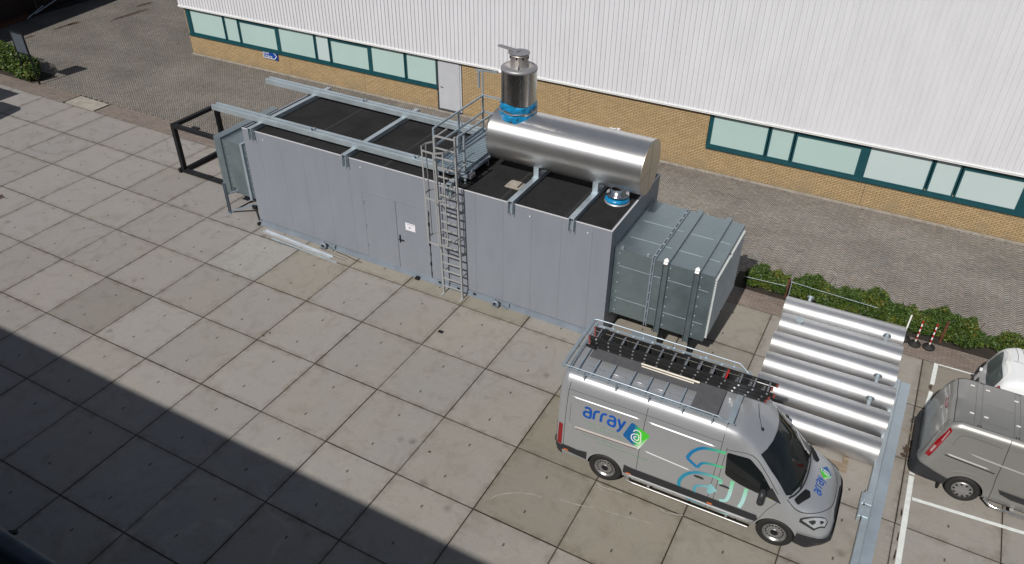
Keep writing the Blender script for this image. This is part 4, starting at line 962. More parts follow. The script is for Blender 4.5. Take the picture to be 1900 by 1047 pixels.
b = MB(); b.bar((17.40, 4.55, .0), (17.42, 4.62, .85), .035, .035, (0, 1, 0)); o = build(b, 'white_stake', None, 'white'); tag(base_at(o, (17.4, 4.55, 0)), 'thin white stake at the right end of the rearmost duct pipe', 'stake')
# striped posts on black bases
def barrier(x, y, lb, pole=True):
    T = thing('barrier_post', lb, 'barrier post', (x, y, 0), 'barrier posts with round black bases')
    b = MB(); b.lathe([(.001, 0), (.16, 0), (.16, .035), (.14, .06), (.06, .075), (.04, .12), (.001, .12)], (x, y, 0), (0, 0, 1), 28); build(b, 'base', T, 'rubber')
    if pole:
        b = MB()
        for k in range(8): b.mat('white' if k % 2 == 0 else 'red').cyl((x, y, .1 + .088 * k), (x, y, .1 + .088 * (k + 1)), .021, 12, cap=(k in (0, 7)))
        build(b, 'pole', T)
barrier(17.73, 4.56, 'left red and white striped post on a round black base'); barrier(18.08, 4.60, 'right red and white striped post on a round black base')
barrier(17.45, 4.66, 'round black barrier base without a striped pole behind the pipe end', False)
# framed notice board
T = thing('notice_board', 'framed grey notice board on two black legs behind the shrub', 'notice board', (-20.15, 4.95, 0))
bz = 2.30; Yb = 4.86
for x in (-20.36, -19.52):
    b = MB(); b.bar((x, Yb, 0), (x, Yb, bz), .06, .06, (0, 1, 0)); build(b, 'leg', T, 'black')
b = MB(); b.box(-20.33, Yb - .03, bz - .03, -19.55, Yb + .03, bz + .03); b.box(-20.33, Yb - .03, 1.33, -19.55, Yb + .03, 1.38); build(b, 'board_frame', T, 'black')
b = MB(); b.box(-20.33, Yb - .012, 1.38, -19.55, Yb + .012, bz - .03); build(b, 'board_panel', T, 'board')
# ================================================================= VEHICLES (local x forward from the rear bumper, y to the left, z up)
def catmull(P, sub):
    P = np.array(P, float); n = len(P); out = []
    for i in range(n - 1):
        p0, p1, p2, p3 = P[max(i - 1, 0)], P[i], P[i + 1], P[min(i + 2, n - 1)]
        L = np.linalg.norm(p2 - p1) + 1e-9
        m1 = (p2 - p0) * (L / (np.linalg.norm(p1 - p0) + L + 1e-9)) if i > 0 else (p2 - p1)
        m2 = (p3 - p1) * (L / (np.linalg.norm(p3 - p2) + L + 1e-9)) if i < n - 2 else (p2 - p1)
        for k in range(sub):
            t = k / sub; out.append((2*t**3 - 3*t**2 + 1) * p1 + (t**3 - 2*t**2 + t) * m1 + (-2*t**3 + 3*t**2) * p2 + (t**3 - t**2) * m2)
    out.append(P[-1]); return np.array(out)
def pchip(xs, Y, xq):
    xs = np.array(xs, float); Y = np.array(Y, float); h = np.diff(xs)[:, None]; d = np.diff(Y, axis=0) / h; M_ = np.zeros_like(Y)
    M_[0], M_[-1] = d[0], d[-1]
    for i in range(1, len(xs) - 1):
        a, b = d[i - 1], d[i]; ok = a * b > 0; w = np.where(ok, 2 * a * b / np.where(ok, a + b, 1), 0); M_[i] = w
    out = []
    for x in xq:
        i = min(max(np.searchsorted(xs, x) - 1, 0), len(xs) - 2); H_ = xs[i + 1] - xs[i]; t = (x - xs[i]) / H_
        out.append((2*t**3 - 3*t**2 + 1) * Y[i] + (t**3 - 2*t**2 + t) * H_ * M_[i] + (-2*t**3 + 3*t**2) * Y[i + 1] + (t**3 - t**2) * H_ * M_[i + 1])
    return np.array(out)
def car_body(stations, wheels, wr, wy, paint, name):
    """stations: (u, zb, [(y,z)*k], zt); wheels: x of axles; returns body object and its BVH"""
    us = [s[0] for s in stations]
    Y = np.array([[(0, s[1])] + list(s[2]) + [(0, s[3])] for s in stations]); n, k, _ = Y.shape
    uq = np.unique(np.concatenate([np.array(us), np.arange(us[0], us[-1], .05)]))
    S = pchip(us, Y.reshape(n, -1), uq).reshape(len(uq), k, 2)
    rings = []
    for u, prof in zip(uq, S):
        c = catmull(prof, 5); full = np.concatenate([c, (c[1:-1] * np.array([-1, 1]))[::-1]])
        rings.append([(u, y, z) for y, z in full])
    nr = len(rings[0]); V = [v for r in rings for v in r]
    Fs = [(i * nr + j, i * nr + (j + 1) % nr, (i + 1) * nr + (j + 1) % nr, (i + 1) * nr + j) for i in range(len(rings) - 1) for j in range(nr)]
    Fs += [tuple(range(nr - 1, -1, -1)), tuple((len(rings) - 1) * nr + j for j in range(nr))]
    me = bpy.data.meshes.new(name); me.from_pydata(V, [], Fs)
    bm = bmesh.new(); bm.from_mesh(me); bmesh.ops.recalc_face_normals(bm, faces=bm.faces)
    bm.to_mesh(me); bm.free(); ob = bpy.data.objects.new(name, me); COL.objects.link(ob)
    for wx in wheels:
        for sd_ in (-1, 1):
            b = MB(); b.cyl((wx, sd_ * (wy - .30), wr[1]), (wx, sd_ * (wy + .4), wr[1]), wr[0], 48)
            c = build(b, 'cut', None, 'dgrey'); md = ob.modifiers.new('b', 'BOOLEAN'); md.operation = 'DIFFERENCE'; md.object = c; md.solver = 'EXACT'
            dg = bpy.context.evaluated_depsgraph_get(); nm = bpy.data.meshes.new_from_object(ob.evaluated_get(dg)); ob.modifiers.clear(); ob.data = nm
            bpy.data.objects.remove(c)
    me = ob.data; me.materials.clear(); me.materials.append(m[paint]); me.materials.append(m['reveal'])
    for p in me.polygons:
        c = p.center; p.use_smooth = True; p.material_index = 0
        for wx in wheels:
            r = math.hypot(c.x - wx, c.z - wr[1])
            if abs(c.y) < wy + .3 and (r < wr[0] * 1.003) and (abs(abs(c.y) - (wy - .3)) < .02 or abs(r - wr[0]) < .004): p.material_index = 1; p.use_smooth = False
    me.name = name
    bm = bmesh.new(); bm.from_mesh(me)
    for e in bm.edges:
        if len(e.link_faces) == 2 and e.calc_face_angle(0) > R(38): e.smooth = False
    bvh = BVHTree.FromBMesh(bm); bm.to_mesh(me); bm.free()
    return ob, bvh
SIDE = {'R': (lambda a, b: Vector((a, -3, b)), Vector((0, 1, 0))), 'L': (lambda a, b: Vector((a, 3, b)), Vector((0, -1, 0))),
        'T': (lambda a, b: Vector((a, b, 5)), Vector((0, 0, -1))), 'B': (lambda a, b: Vector((-3, a, b)), Vector((1, 0, 0))), 'F': (lambda a, b: Vector((9, a, b)), Vector((-1, 0, 0)))}
def hit(bvh, side, a, b, off):
    f, d = SIDE[side]; loc, nrm, _, _ = bvh.ray_cast(f(a, b), d)
    if loc is None: return None
    if nrm.dot(d) > 0: nrm = -nrm
    return loc + nrm * off
def patch(mb, bvh, side, poly, off=.004, step=.05, uvbox=None):
    pts = [Vector(p) for p in poly]; n = len(pts); bd = []
    for i in range(n):
        a, b = pts[i], pts[(i + 1) % n]; k = max(1, int((b - a).length / step))
        bd += [a.lerp(b, t / k) for t in range(k)]
    xs = [p.x for p in pts]; ys = [p.y for p in pts]; inner = []
    def inside(x, y):
        c = False; j = n - 1
        for i in range(n):
            if (pts[i].y > y) != (pts[j].y > y) and x < (pts[j].x - pts[i].x) * (y - pts[i].y) / (pts[j].y - pts[i].y) + pts[i].x: c = not c
            j = i
        return c
    x = min(xs) + step / 2
    while x < max(xs):
        y = min(ys) + step / 2
        while y < max(ys):
            if inside(x, y) and min((Vector((x, y)) - q).length for q in bd) > step * .45: inner.append(Vector((x, y)))
            y += step
        x += step
    allp = bd + inner; nb = len(bd)
    vs, es, fs, *_ = geometry.delaunay_2d_cdt(allp, [], [list(range(nb))], 1, 1e-6)
    hp = [hit(bvh, side, v.x, v.y, off) for v in vs]
    ok = [f for f in fs if all(hp[i] is not None for i in f)]
    mb.add([h if h is not None else (0, 0, 0) for h in hp], ok, True)
def rounded(poly, r, k=4):
    out = []; n = len(poly)
    for i in range(n):
        p, a, b = Vector(poly[i]), Vector(poly[i - 1]), Vector(poly[(i + 1) % n]); u = (a - p); v = (b - p)
        rr = min(r, u.length * .45, v.length * .45); s, e = p + u.normalized() * rr, p + v.normalized() * rr
        for t in range(k + 1):
            t /= k; out.append(tuple((1 - t) ** 2 * s + 2 * t * (1 - t) * p + t * t * e))
    return out
def ribbon(mb, bvh, side, pts, w, off=.006, step=.04, closed=False):
    P = [Vector(p) for p in pts]; P = P + [P[0]] if closed else P; Q = []
    for a, b in zip(P, P[1:]):
        k = max(1, int((b - a).length / step)); Q += [a.lerp(b, t / k) for t in range(k)]
    Q.append(P[-1]); L, Rr = [], []
    for i, q in enumerate(Q):
        a = Q[i - 1] if i else (Q[-2] if closed else q); b = Q[i + 1] if i < len(Q) - 1 else (Q[1] if closed else q)
        d = (b - a).normalized(); nn = Vector((-d.y, d.x)) * w / 2
        L.append(hit(bvh, side, *(q + nn), off)); Rr.append(hit(bvh, side, *(q - nn), off))
    for i in range(len(Q) - 1):
        if None not in (L[i], L[i + 1], Rr[i], Rr[i + 1]): mb.add([L[i], L[i + 1], Rr[i + 1], Rr[i]], [(0, 1, 2, 3)], True)
def crease(name, bvh, parent, mat, items, h=.012):
    for side, pts, w in items:
        P = [Vector(p) for p in pts]; Q = []
        for a, b in zip(P, P[1:]):
            k = max(1, int((b - a).length / .05)); Q += [a.lerp(b, t / k) for t in range(k)]
        Q.append(P[-1]); rws = []
        for i, q in enumerate(Q):
            d = (Q[min(i + 1, len(Q) - 1)] - Q[max(i - 1, 0)]).normalized(); nn = Vector((-d.y, d.x)) * w; e = min(1, min(i, len(Q) - 1 - i) / 3)
            rws.append([hit(bvh, side, *(q + nn * t), o_) for t, o_ in ((1.2, .0012), (.25, .0015 + h * e), (0, .0015 + h * e), (-.5, .0012))])
        b = MB()
        for r0, r1 in zip(rws, rws[1:]):
            for k in range(3):
                if None not in (r0[k], r0[k + 1], r1[k], r1[k + 1]): b.add([r0[k], r0[k + 1], r1[k + 1], r1[k]], [(0, 1, 2, 3)], False)
        build(b, name, parent, mat, fix=False)
def smooth2(pts, sub=5): return [tuple(p) for p in catmull(pts, sub)]
def uv_box(o, ax, box):     # planar UVs 0..1 from local coordinates ax=(i,j)
    me = o.data; uv = me.uv_layers.new(name='UVMap'); (a0, a1), (b0, b1) = box
    for l in me.loops:
        v = me.vertices[l.vertex_index].co; uv.data[l.index].uv = ((v[ax[0]] - a0) / (a1 - a0), (v[ax[1]] - b0) / (b1 - b0))
def panel_strip(name, bvh, parent, mat, items, off=.004):
    b = MB()
    for side, pts, w in items: ribbon(b, bvh, side, pts, w, off)
    return build(b, name, parent, mat, fix=False)
def surf(name, bvh, parent, mat, items, off=.004, step=.05):
    b = MB()
    for side, poly in items: patch(b, bvh, side, poly, off, step)
    return build(b, name, parent, mat, fix=False)
def shell(body, name, parent, mat, planes, off):
    bm = bmesh.new(); bm.from_mesh(body.data)
    for co, no in planes: bmesh.ops.bisect_plane(bm, geom=bm.verts[:] + bm.edges[:] + bm.faces[:], plane_co=co, plane_no=no, clear_outer=True)
    bm.normal_update()
    for v in bm.verts: v.co += v.normal * off
    me = bpy.data.meshes.new(name); bm.to_mesh(me); bm.free(); me.materials.clear(); me.materials.append(m[mat])
    for p in me.polygons: p.material_index = 0; p.use_smooth = True
    return link(name, me, parent)
def wheel(parent, x, y, r, side, kind, w=.225):
    s = -1 if side == 'R' else 1; b = MB(); c = (x, y, r); ax = (0, s, 0)
    b.lathe([(r * .62, -w / 2), (r * .93, -w / 2), (r, -w * .36), (r, w * .36), (r * .95, w * .47), (r * .90, w / 2), (r * .66, w / 2 - .004), (r * .62, w / 2 - .025)], c, ax, 56)
    t = build(b, 'wheel', parent, 'rubber')
    b = MB()
    if kind == 'steel':
        b.lathe([(r * .64, w / 2 - .03), (r * .625, w / 2 - .004), (r * .60, w / 2 - .012), (r * .56, w / 2 - .05), (r * .50, w / 2 - .055), (r * .36, w / 2 - .018), (r * .30, w / 2 - .02), (r * .235, w / 2 - .05), (r * .22, w / 2 - .02), (.001, w / 2 - .02)], c, ax, 48)
    else:
        b.lathe([(r * .64, w / 2 - .03), (r * .62, w / 2 + .0), (r * .56, w / 2 + .012), (r * .3, w / 2 + .022), (.001, w / 2 + .024)], c, ax, 48)
    rim = build(b, 'rim', t, 'rim')
    b = MB()
    if kind == 'steel':
        for k in range(16):
            a = 2 * math.pi * k / 16; q = Vector((x + r * .455 * math.cos(a), y + s * (w / 2 - .040), r + r * .455 * math.sin(a))); b.cyl(q, q + Vector((0, s * .008, 0)), .018, 10)
        b.cyl((x, y + s * (w / 2 - .021), r), (x, y + s * (w / 2 - .015), r), r * .20, 24)
    else:
        for k in range(10):
            a = 2 * math.pi * k / 10; pts = []
            for dr_, da in ((.40, -.07), (.545, -.16), (.56, .0), (.545, .16), (.40, .07)): pts.append((x + r * dr_ * math.cos(a + da), y + s * (w / 2 + .0175 - (dr_ - .4) * .03), r + r * dr_ * math.sin(a + da)))
            b.slab(pts, (0, s * .004, 0))
    build(b, 'rim_opening', t, 'black')
    return t

# ---------------------------------------------------------------- silver high-roof van
V = thing('delivery_van', 'silver high roof van with blue company lettering and ladders on its roof rack', 'van', (0, 0, 0))
def sec(a, b=None): return a
cargo = [(.80, .30), (.95, .34), (.985, .46), (.990, .80), (.985, 1.25), (.962, 1.75), (.925, 2.20), (.865, 2.45), (.76, 2.585), (.40, 2.635)]
LOW = [(.80, .30), (.95, .34), (.985, .46), (.990, .80)]
def scl(p, fy=1, dz=0, top=None): return [(y * fy, z if z < 1.6 else z + dz) for y, z in p]
ST = [(.00, .40, [(.70, .41), (.84, .43), (.90, .50), (.905, .80), (.90, 1.25), (.875, 1.75), (.83, 2.15), (.77, 2.35), (.66, 2.46), (.35, 2.50)], 2.51),
      (.05, .33, [(.76, .34), (.91, .37), (.955, .47), (.962, .80), (.955, 1.25), (.932, 1.75), (.892, 2.18), (.83, 2.41), (.72, 2.54), (.38, 2.585)], 2.60),
      (.16, .30, cargo, 2.65), (.6, .30, cargo, 2.66), (3.3, .30, cargo, 2.66),
      (3.70, .30, LOW + [(.985, 1.25), (.955, 1.75), (.90, 2.14), (.845, 2.38), (.74, 2.52), (.40, 2.595)], 2.615),
      (4.00, .30, LOW + [(.985, 1.25), (.945, 1.72), (.875, 2.06), (.815, 2.22), (.71, 2.34), (.38, 2.42)], 2.45),
      (4.25, .30, LOW + [(.985, 1.23), (.945, 1.62), (.865, 1.95), (.80, 2.06), (.70, 2.13), (.38, 2.235)], 2.27),
      (4.45, .30, LOW + [(.983, 1.20), (.955, 1.50), (.885, 1.78), (.82, 1.87), (.72, 1.95), (.38, 2.08)], 2.12),
      (4.70, .30, LOW + [(.982, 1.12), (.96, 1.38), (.905, 1.57), (.845, 1.64), (.735, 1.73), (.38, 1.87)], 1.905),
      (4.92, .30, LOW + [(.980, 1.05), (.962, 1.22), (.915, 1.33), (.86, 1.39), (.74, 1.48), (.38, 1.64)], 1.675),
      (5.12, .29, LOW + [(.975, .98), (.95, 1.12), (.90, 1.215), (.83, 1.27), (.70, 1.32), (.38, 1.41)], 1.45),
      (5.22, .28, [(.80, .28), (.94, .32), (.982, .46), (.985, .76), (.968, .93), (.942, 1.06), (.888, 1.165), (.81, 1.225), (.68, 1.27), (.37, 1.325)], 1.34),
      (5.45, .26, [(0.799, 0.260), (0.943, 0.300), (0.984, 0.450), (0.984, 0.680), (0.958, 0.850), (0.917, 0.970), (0.861, 1.070), (0.779, 1.135), (0.646, 1.185), (0.348, 1.232)], 1.245),
      (5.68, .24, [(0.62, 0.22), (0.76, 0.26), (0.86, 0.42), (0.961, 0.620), (0.932, 0.780), (0.883, 0.890), (0.818, 0.970), (0.730, 1.030), (0.600, 1.072), (0.327, 1.108)], 1.12),
      (5.80, .23, [(0.52, 0.22), (0.66, 0.26), (0.76, 0.4), (0.895, 0.580), (0.866, 0.710), (0.819, 0.800), (0.749, 0.870), (0.655, 0.915), (0.538, 0.950), (0.292, 0.978)], .985),
      (5.865, .26, [(0.42, 0.26), (0.55, 0.29), (0.64, 0.4), (0.787, 0.550), (0.762, 0.650), (0.712, 0.720), (0.637, 0.770), (0.550, 0.805), (0.450, 0.830), (0.250, 0.850)], .86),
      (5.90, .34, [(0.442, 0.340), (0.598, 0.360), (0.650, 0.420), (0.650, 0.520), (0.624, 0.580), (0.585, 0.630), (0.520, 0.660), (0.455, 0.685), (0.364, 0.700), (0.208, 0.710)], .715)]
RWX, FWX, WR = 1.20, 4.88, .375
body, bv = car_body(ST, (RWX, FWX), (.405, .385), .99, 'silver', 'body'); body.parent = V
shell(body, 'rear_bumper', V, 'dgrey', [((0, 0, .63), (0, 0, 1)), ((.17, 0, 0), (1, 0, 0))], .012)
shell(body, 'front_bumper', V, 'dgrey', [((5.27, 0, 0), (-1, 0, 0)), ((5.3, 0, .66), (-.08, 0, 1))], .035)
for s_, sd_ in ((-1, 'R'), (1, 'L')):
    Z = lambda *p: list(p)
    surf('side_window', bv, V, 'glass', [(sd_, rounded([(3.62, 2.06), (4.06, 2.05), (4.36, 1.80), (4.60, 1.50), (4.60, 1.38), (4.38, 1.31), (3.98, 1.38), (3.68, 1.50)], .06))], .004)
    surf('side_moulding', bv, V, 'dgrey', [(sd_, [(.16, .66), (.34, .66), (.52, .64), (.76, .68), (.76, .44), (.16, .50)]), (sd_, [(1.62, .73), (1.80, .71), (4.46, .71), (4.50, .62), (4.46, .52), (1.62, .49)])], .010)
    surf('tail_light', bv, V, 'tail', [(sd_, rounded([(.045, .64), (.155, .64), (.16, 1.27), (.06, 1.27)], .02)), ('B', rounded([(s_ * .90, .64), (s_ * .78, .64), (s_ * .80, 1.27), (s_ * .90, 1.27)], .02))], .006, .03)
    panel_strip('door_gap', bv, V, 'seam', [(sd_, smooth2([(.20, .52), (.20, 1.3), (.215, 2.15), (.235, 2.44)]), .010), (sd_, [(1.90, .33), (1.90, 1.3), (1.93, 2.45)], .010), (sd_, [(3.46, .33), (3.47, 1.3), (3.49, 2.2), (3.49, 2.44)], .010),
        (sd_, smooth2([(3.60, 2.16), (3.58, 1.3), (3.57, .35)]), .010), (sd_, smooth2([(3.57, .35), (4.35, .38), (4.50, .60), (4.62, .95), (4.78, 1.28)]), .010), (sd_, smooth2([(3.60, 2.12), (4.08, 2.12), (4.42, 1.82), (4.74, 1.44)]), .012),
        (sd_, [(.22, 2.27), (1.9, 2.28), (3.48, 2.27)], .008)], .003)
    crease('body_crease', bv, V, 'silver', [(sd_, [(.25, 2.10), (1.88, 2.12)], .022), (sd_, [(1.92, 2.12), (3.46, 2.10)], .022), (sd_, [(1.92, 1.335), (3.1, 1.25)], .022), (sd_, [(.22, 1.28), (.42, 1.295)], .022), (sd_, [(1.64, .45), (4.4, .46)], .018)])
    panel_strip('panel_recess', bv, V, 'seam', [(sd_, rounded([(.30, 1.40), (.30, 1.95), (1.84, 1.97), (1.84, 1.95)], .06)[:7], .006)], .003)
    panel_strip('sliding_rail', bv, V, 'trackr', [(sd_, [(.44, 1.315), (1.86, 1.36)], .055)], .012)
    panel_strip('rail_slot', bv, V, 'rust', [(sd_, [(.46, 1.275), (1.84, 1.318)], .016), ], .014)
    b = MB()
    for uu, zz in ((.27, .53), (1.74, .52), (3.52, .55)): patch(b, bv, sd_, rounded([(uu - .05, zz - .018), (uu + .06, zz - .018), (uu + .06, zz + .018), (uu - .05, zz + .018)], .015), .016, .02)
    build(b, 'marker_light', V, 'orange', fix=False)
    for uu in (3.20, 3.73):
        b = MB(); patch(b, bv, sd_, [(uu - .11 + .11 * (1 - math.cos(t)), 1.17 + .035 * math.sin(t)) for t in np.linspace(0, 2 * math.pi, 14, endpoint=False)], .006, .03); hd = build(b, 'door_handle', V, 'dgrey', fix=False)
        b = MB(); ribbon(b, bv, sd_, [(uu - .06, 1.172), (uu + .08, 1.168)], .022, .03); build(b, 'handle_grip', hd, 'chrome', fix=False)
    # side step tube
    b = MB(); yy_ = s_ * 1.0; b.tube([(1.66, s_ * .93, .30), (1.72, yy_, .28), (1.9, yy_, .275), (4.2, yy_, .275), (4.36, yy_, .275)], .024, 10)
    for uu in (2.2, 3.9): b.bar((uu, s_ * .9, .26), (uu, yy_, .22), .05, .03)
    build(b, 'side_step', V, 'stepst')
    # mirror
    b = MB(); cx, cz = 4.46, 1.48
    for (dx, dz, ry, rz) in ((0, 0, .13, .17), (0, -.15, .11, .09)):
        b.lathe([(.001, -.07), (ry * .7, -.065), (ry, -.03), (ry, .02), (ry * .8, .06), (.001, .075)], (cx + dx, s_ * 1.14, cz + dz), (1, 0, 0), 20)
    b.bar((cx + .05, s_ * .95, cz - .1), (cx, s_ * 1.1, cz - .08), .08, .10); b.slab([(4.44, s_ * .965, 1.33), (4.84, s_ * .955, 1.24), (4.60, s_ * .945, 1.56)], (0, s_ * .02, 0))
    build(b, 'mirror', V, 'dgrey')
    for wx, nm in ((RWX, 0), (FWX, 1)): wheel(V, wx, s_ * .875, WR, sd_, 'steel')
    hl_ = surf('headlight', bv, V, 'lamp', [('T', rounded([(5.25, s_ * .955), (5.40, s_ * .885), (5.68, s_ * .73), (5.745, s_ * .73), (5.72, s_ * .84), (5.55, s_ * .94)], .03))], .008, .03)
    surf('lens', bv, hl_, 'dgrey', [('T', rounded([(5.40, s_ * .92), (5.52, s_ * .86), (5.55, s_ * .88), (5.50, s_ * .92)], .02)), ('T', rounded([(5.60, s_ * .83), (5.66, s_ * .79), (5.69, s_ * .80), (5.64, s_ * .86)], .02))], .013, .03)
    panel_strip('lamp_gap', bv, V, 'seam', [('T', [(5.25, s_ * .955), (5.40, s_ * .885), (5.68, s_ * .73), (5.745, s_ * .73), (5.72, s_ * .84), (5.55, s_ * .94), (5.25, s_ * .955)], .016)], .011)
    surf('bonnet_vent', bv, V, 'black', [('T', rounded([(5.04, s_ * .82), (5.14, s_ * .85), (5.33, s_ * .54), (5.29, s_ * .42), (5.20, s_ * .44)], .03))], .008, .03)
b = MB(); patch(b, bv, 'T', [(4.30, -.56), (4.225, -.745), (4.5, -.805), (4.88, -.87), (4.97, -.80), (5.09, -.5), (5.125, -.2), (5.13, 0), (5.125, .2), (5.09, .5), (4.97, .80), (4.88, .87), (4.5, .805), (4.225, .745), (4.30, .56), (4.36, .3), (4.38, 0), (4.36, -.3)], .006, .06)
build(b, 'windscreen', V, 'glass', fix=False)
panel_strip('bonnet_gap', bv, V, 'seam', [('T', smooth2([(4.92, -.90), (5.15, -.915), (5.4, -.83), (5.62, -.64), (5.76, -.35), (5.79, 0), (5.76, .35), (5.62, .64), (5.4, .83), (5.15, .915), (4.92, .90)]), .012), ('T', [(3.49, -.82), (3.49, .82)], .008)], .004)
panel_strip('cowl', bv, V, 'dgrey', [('T', smooth2([(4.94, -.87), (5.03, -.74), (5.13, -.45), (5.165, 0), (5.13, .45), (5.03, .74), (4.94, .87)]), .028)], .008)
b = MB()
for y0_ in (-.75, -.1): b.bar((5.13, y0_ + .70, 1.455), (5.09, y0_ + .05, 1.475), .02, .02)
build(b, 'wiper', V, 'black')
b = MB(); patch(b, bv, 'F', rounded([(-.42, .72), (.42, .72), (.46, .86), (.30, .92), (-.30, .92), (-.46, .86)], .03), .006, .05); build(b, 'grille', V, 'black', fix=False)
b = MB(); b.box(-.12, -.7, .36, .02, .7, .50); b.box(-.13, .55, .62, -.05, .7, .75); build(b, 'rear_step', V, 'dgrey')
b = MB(); b.lathe([(.001, 0), (.05, 0), (.04, .03), (.001, .05)], (4.10, -.28, 2.335), (0, 0, 1), 12); b.tube([(4.10, -.28, 2.36), (3.98, -.12, 2.52), (3.90, .06, 2.66)], .005, 5); build(b, 'antenna', V, 'black')
b = MB(); ribbon(b, bv, 'R', [(4.62, 1.31), (4.68, 1.31)], .012); ribbon(b, bv, 'R', [(4.60, 1.28), (4.66, 1.28)], .012); m['yellow_s'] = simple('yellow_sticker', (.45, .50, .03), .5); build(b, 'side_badge', V, 'yellow_s', fix=False)
# lettering
GL = {'a': [[(.08, .86), (.22, .98), (.42, .99), (.56, .86), (.60, .66), (.60, .10), (.52, .0), (.30, .0), (.10, .06), (.03, .28), (.12, .50), (.32, .55), (.60, .55)]],
      'r': [[(.05, 0), (.05, .55), (.12, .82), (.28, .95), (.50, .97)]],
      'y': [[(.02, .97), (.28, .12)], [(.58, .97), (.26, .05), (.12, -.28), (-.02, -.30)]]}
adv = {'a': .84, 'r': .62, 'y': .7}
def word(mb, bvh, side, f, w):
    x = 0
    for ch in 'array':
        for st_ in GL[ch]:
            pts = [f(x + u, v) for u, v in (smooth2(st_, 3) if len(st_) > 2 else st_)]; ribbon(mb, bvh, side, pts, w, .006, .02)
        x += adv[ch]
b = MB(); word(b, bv, 'R', lambda u, v: (.60 + u * .262, 1.70 + v * .255 + .0 * u), .056); build(b, 'lettering', V, 'blue', fix=False)
b = MB()
rg = random.Random(4)
for (u0, u1, zz) in ((.62, 1.42, 1.56), (.75, 1.62, 1.46), (.60, 1.5, 1.19), (1.0, 2.1, 1.10)):
    u = u0
    while u < u1: w_ = rg.uniform(.02, .05); ribbon(b, bv, 'R', [(u, zz), (u + w_, zz)], rg.uniform(.018, .035), .005, .03); u += w_ + .022
build(b, 'small_lettering', V, 'green_s', fix=False)
dm = rounded([(1.66, 1.99), (1.50, 1.56), (1.88, 1.315), (2.08, 1.79)], .05)
bd = surf('badge', bv, V, 'badge', [('R', dm)], .0055); uv_box(bd, (0, 2), ((1.50, 2.08), (1.31, 1.99)))
def swirl_a(cx, cz, k, ry=0.): # nested letter-a spiral
    P1 = [(-.30, .55), (-.16, .78), (.10, .84), (.36, .66), (.42, .30), (.42, -.50), (.05, -.56), (-.30, -.42), (-.42, -.08), (-.34, .22), (-.05, .36), (.22, .30), (.24, -.25), (.0, -.30), (-.18, -.14), (-.12, .06), (.06, .04)]
    return [(cx + x * k, cz + z * k) for x, z in smooth2(P1, 4)]
b = MB(); ribbon(b, bv, 'R', swirl_a(1.79, 1.63, .235), .022, .0075, .02); build(b, 'badge_mark', V, 'white', fix=False)
sw = MB()
for pl, w_ in (([(3.60, 2.03), (3.35, 2.02), (3.14, 1.96), (2.98, 1.80), (2.89, 1.58)], .07), ([(2.89, 1.58), (3.00, 1.50), (3.13, 1.42)], .07), ([(3.13, 1.42), (3.20, 1.57), (3.34, 1.63), (3.62, 1.66)], .06),
               ([(3.63, 1.20), (3.63, 1.31), (3.38, 1.33), (3.10, 1.26), (2.92, 1.09), (2.83, .84), (2.86, .66)], .075), ([(3.05, .43), (3.3, .38), (3.6, .35), (3.95, .40)], .05),
               ([(3.86, 1.40), (3.86, 1.0), (3.82, .80), (3.70, .74)], .075), ([(4.15, 1.33), (4.14, .95), (4.10, .74)], .075), ([(3.20, .68), (3.16, .83), (3.25, .94), (3.44, 1.01)], .06)):
    ribbon(sw, bv, 'R', smooth2(pl, 5) if len(pl) > 2 else pl, w_, .005 if w_ != .05 else .006, .03)
patch(sw, bv, 'R', [(3.47, 1.12), (3.62, .98), (3.48, .80), (3.42, .84), (3.42, 1.05)], .006, .04)
so_ = build(sw, 'swirl_graphic', V, 'swirl', fix=False); uv_box(so_, (0, 2), ((2.8, 4.2), (.3, 2.1)))
b = MB(); word(b, bv, 'T', lambda u, v: (5.50 - v * .135 + .0, -.37 + u * .13), .028); build(b, 'lettering', V, 'blue', fix=False)
dm = rounded([(5.36, .28), (5.50, .08), (5.64, .30), (5.50, .50)], .03)
bd = surf('badge', bv, V, 'badge', [('T', dm)], .006, .03); uv_box(bd, (1, 0), ((.50, .08), (5.64, 5.36)))
b = MB(); ribbon(b, bv, 'T', [(5.50 - (q - 0) * .6, .29 + (p_ - 0) * .6) for p_, q in swirl_a(0, 0, .2)], .014, .0078, .02); build(b, 'badge_mark', V, 'white', fix=False)
# roof rack (part of the van)
rk = MB(); rz = 2.83
for s_ in (-1, 1):
    yo = s_ * .86; rk.tube([(.02, yo - s_ * .02, rz), (.10, yo, rz + .02), (3.3, yo, rz + .02), (3.42, yo - s_ * .03, rz - .05), (3.62, yo - s_ * .1, rz - .16)], .016, 8)
    rk.bar((.1, yo - s_ * .04, rz - .10), (3.5, yo - s_ * .04, rz - .10), .035, .035)
    for uu in (.5, 1.2, 1.9, 2.6, 3.2): rk.bar((uu, yo - s_ * .04, 2.56), (uu, yo, rz + .01), .03, .03)
rk.cyl((.03, -.88, rz - .02), (.03, .86, rz - .02), .045, 14); rk.bar((.12, -.84, rz - .07), (.12, .84, rz - .07), .04, .04)
rack = build(rk, 'roof_rack', V, 'galv')
b = MB()
for uu in (.30, .62, .98, 1.42, 1.78, 2.12, 2.5, 2.95): b.bar((uu, -.84, rz - .115), (uu, .84, rz - .115), .03, .03)
b.channel((3.53, -.80, rz - .12), (3.53, .80, rz - .12), .12, .06, .01, (0, 0, -1)); build(b, 'cross_bar', rack, 'galv')
b = MB(); b.box(.38, -.26, rz - .098, 3.25, .22, rz - .088); b.box(2.72, -.80, rz - .098, 3.25, -.26, rz - .089); build(b, 'walkway_plate', rack, 'chequer')
b = MB()
for k in range(6): b.tube([(.42 + k * .48, -.47, 2.655), (.80 + k * .48, -.47, 2.655)], .012, 6)
build(b, 'roof_rib', V, 'silver')
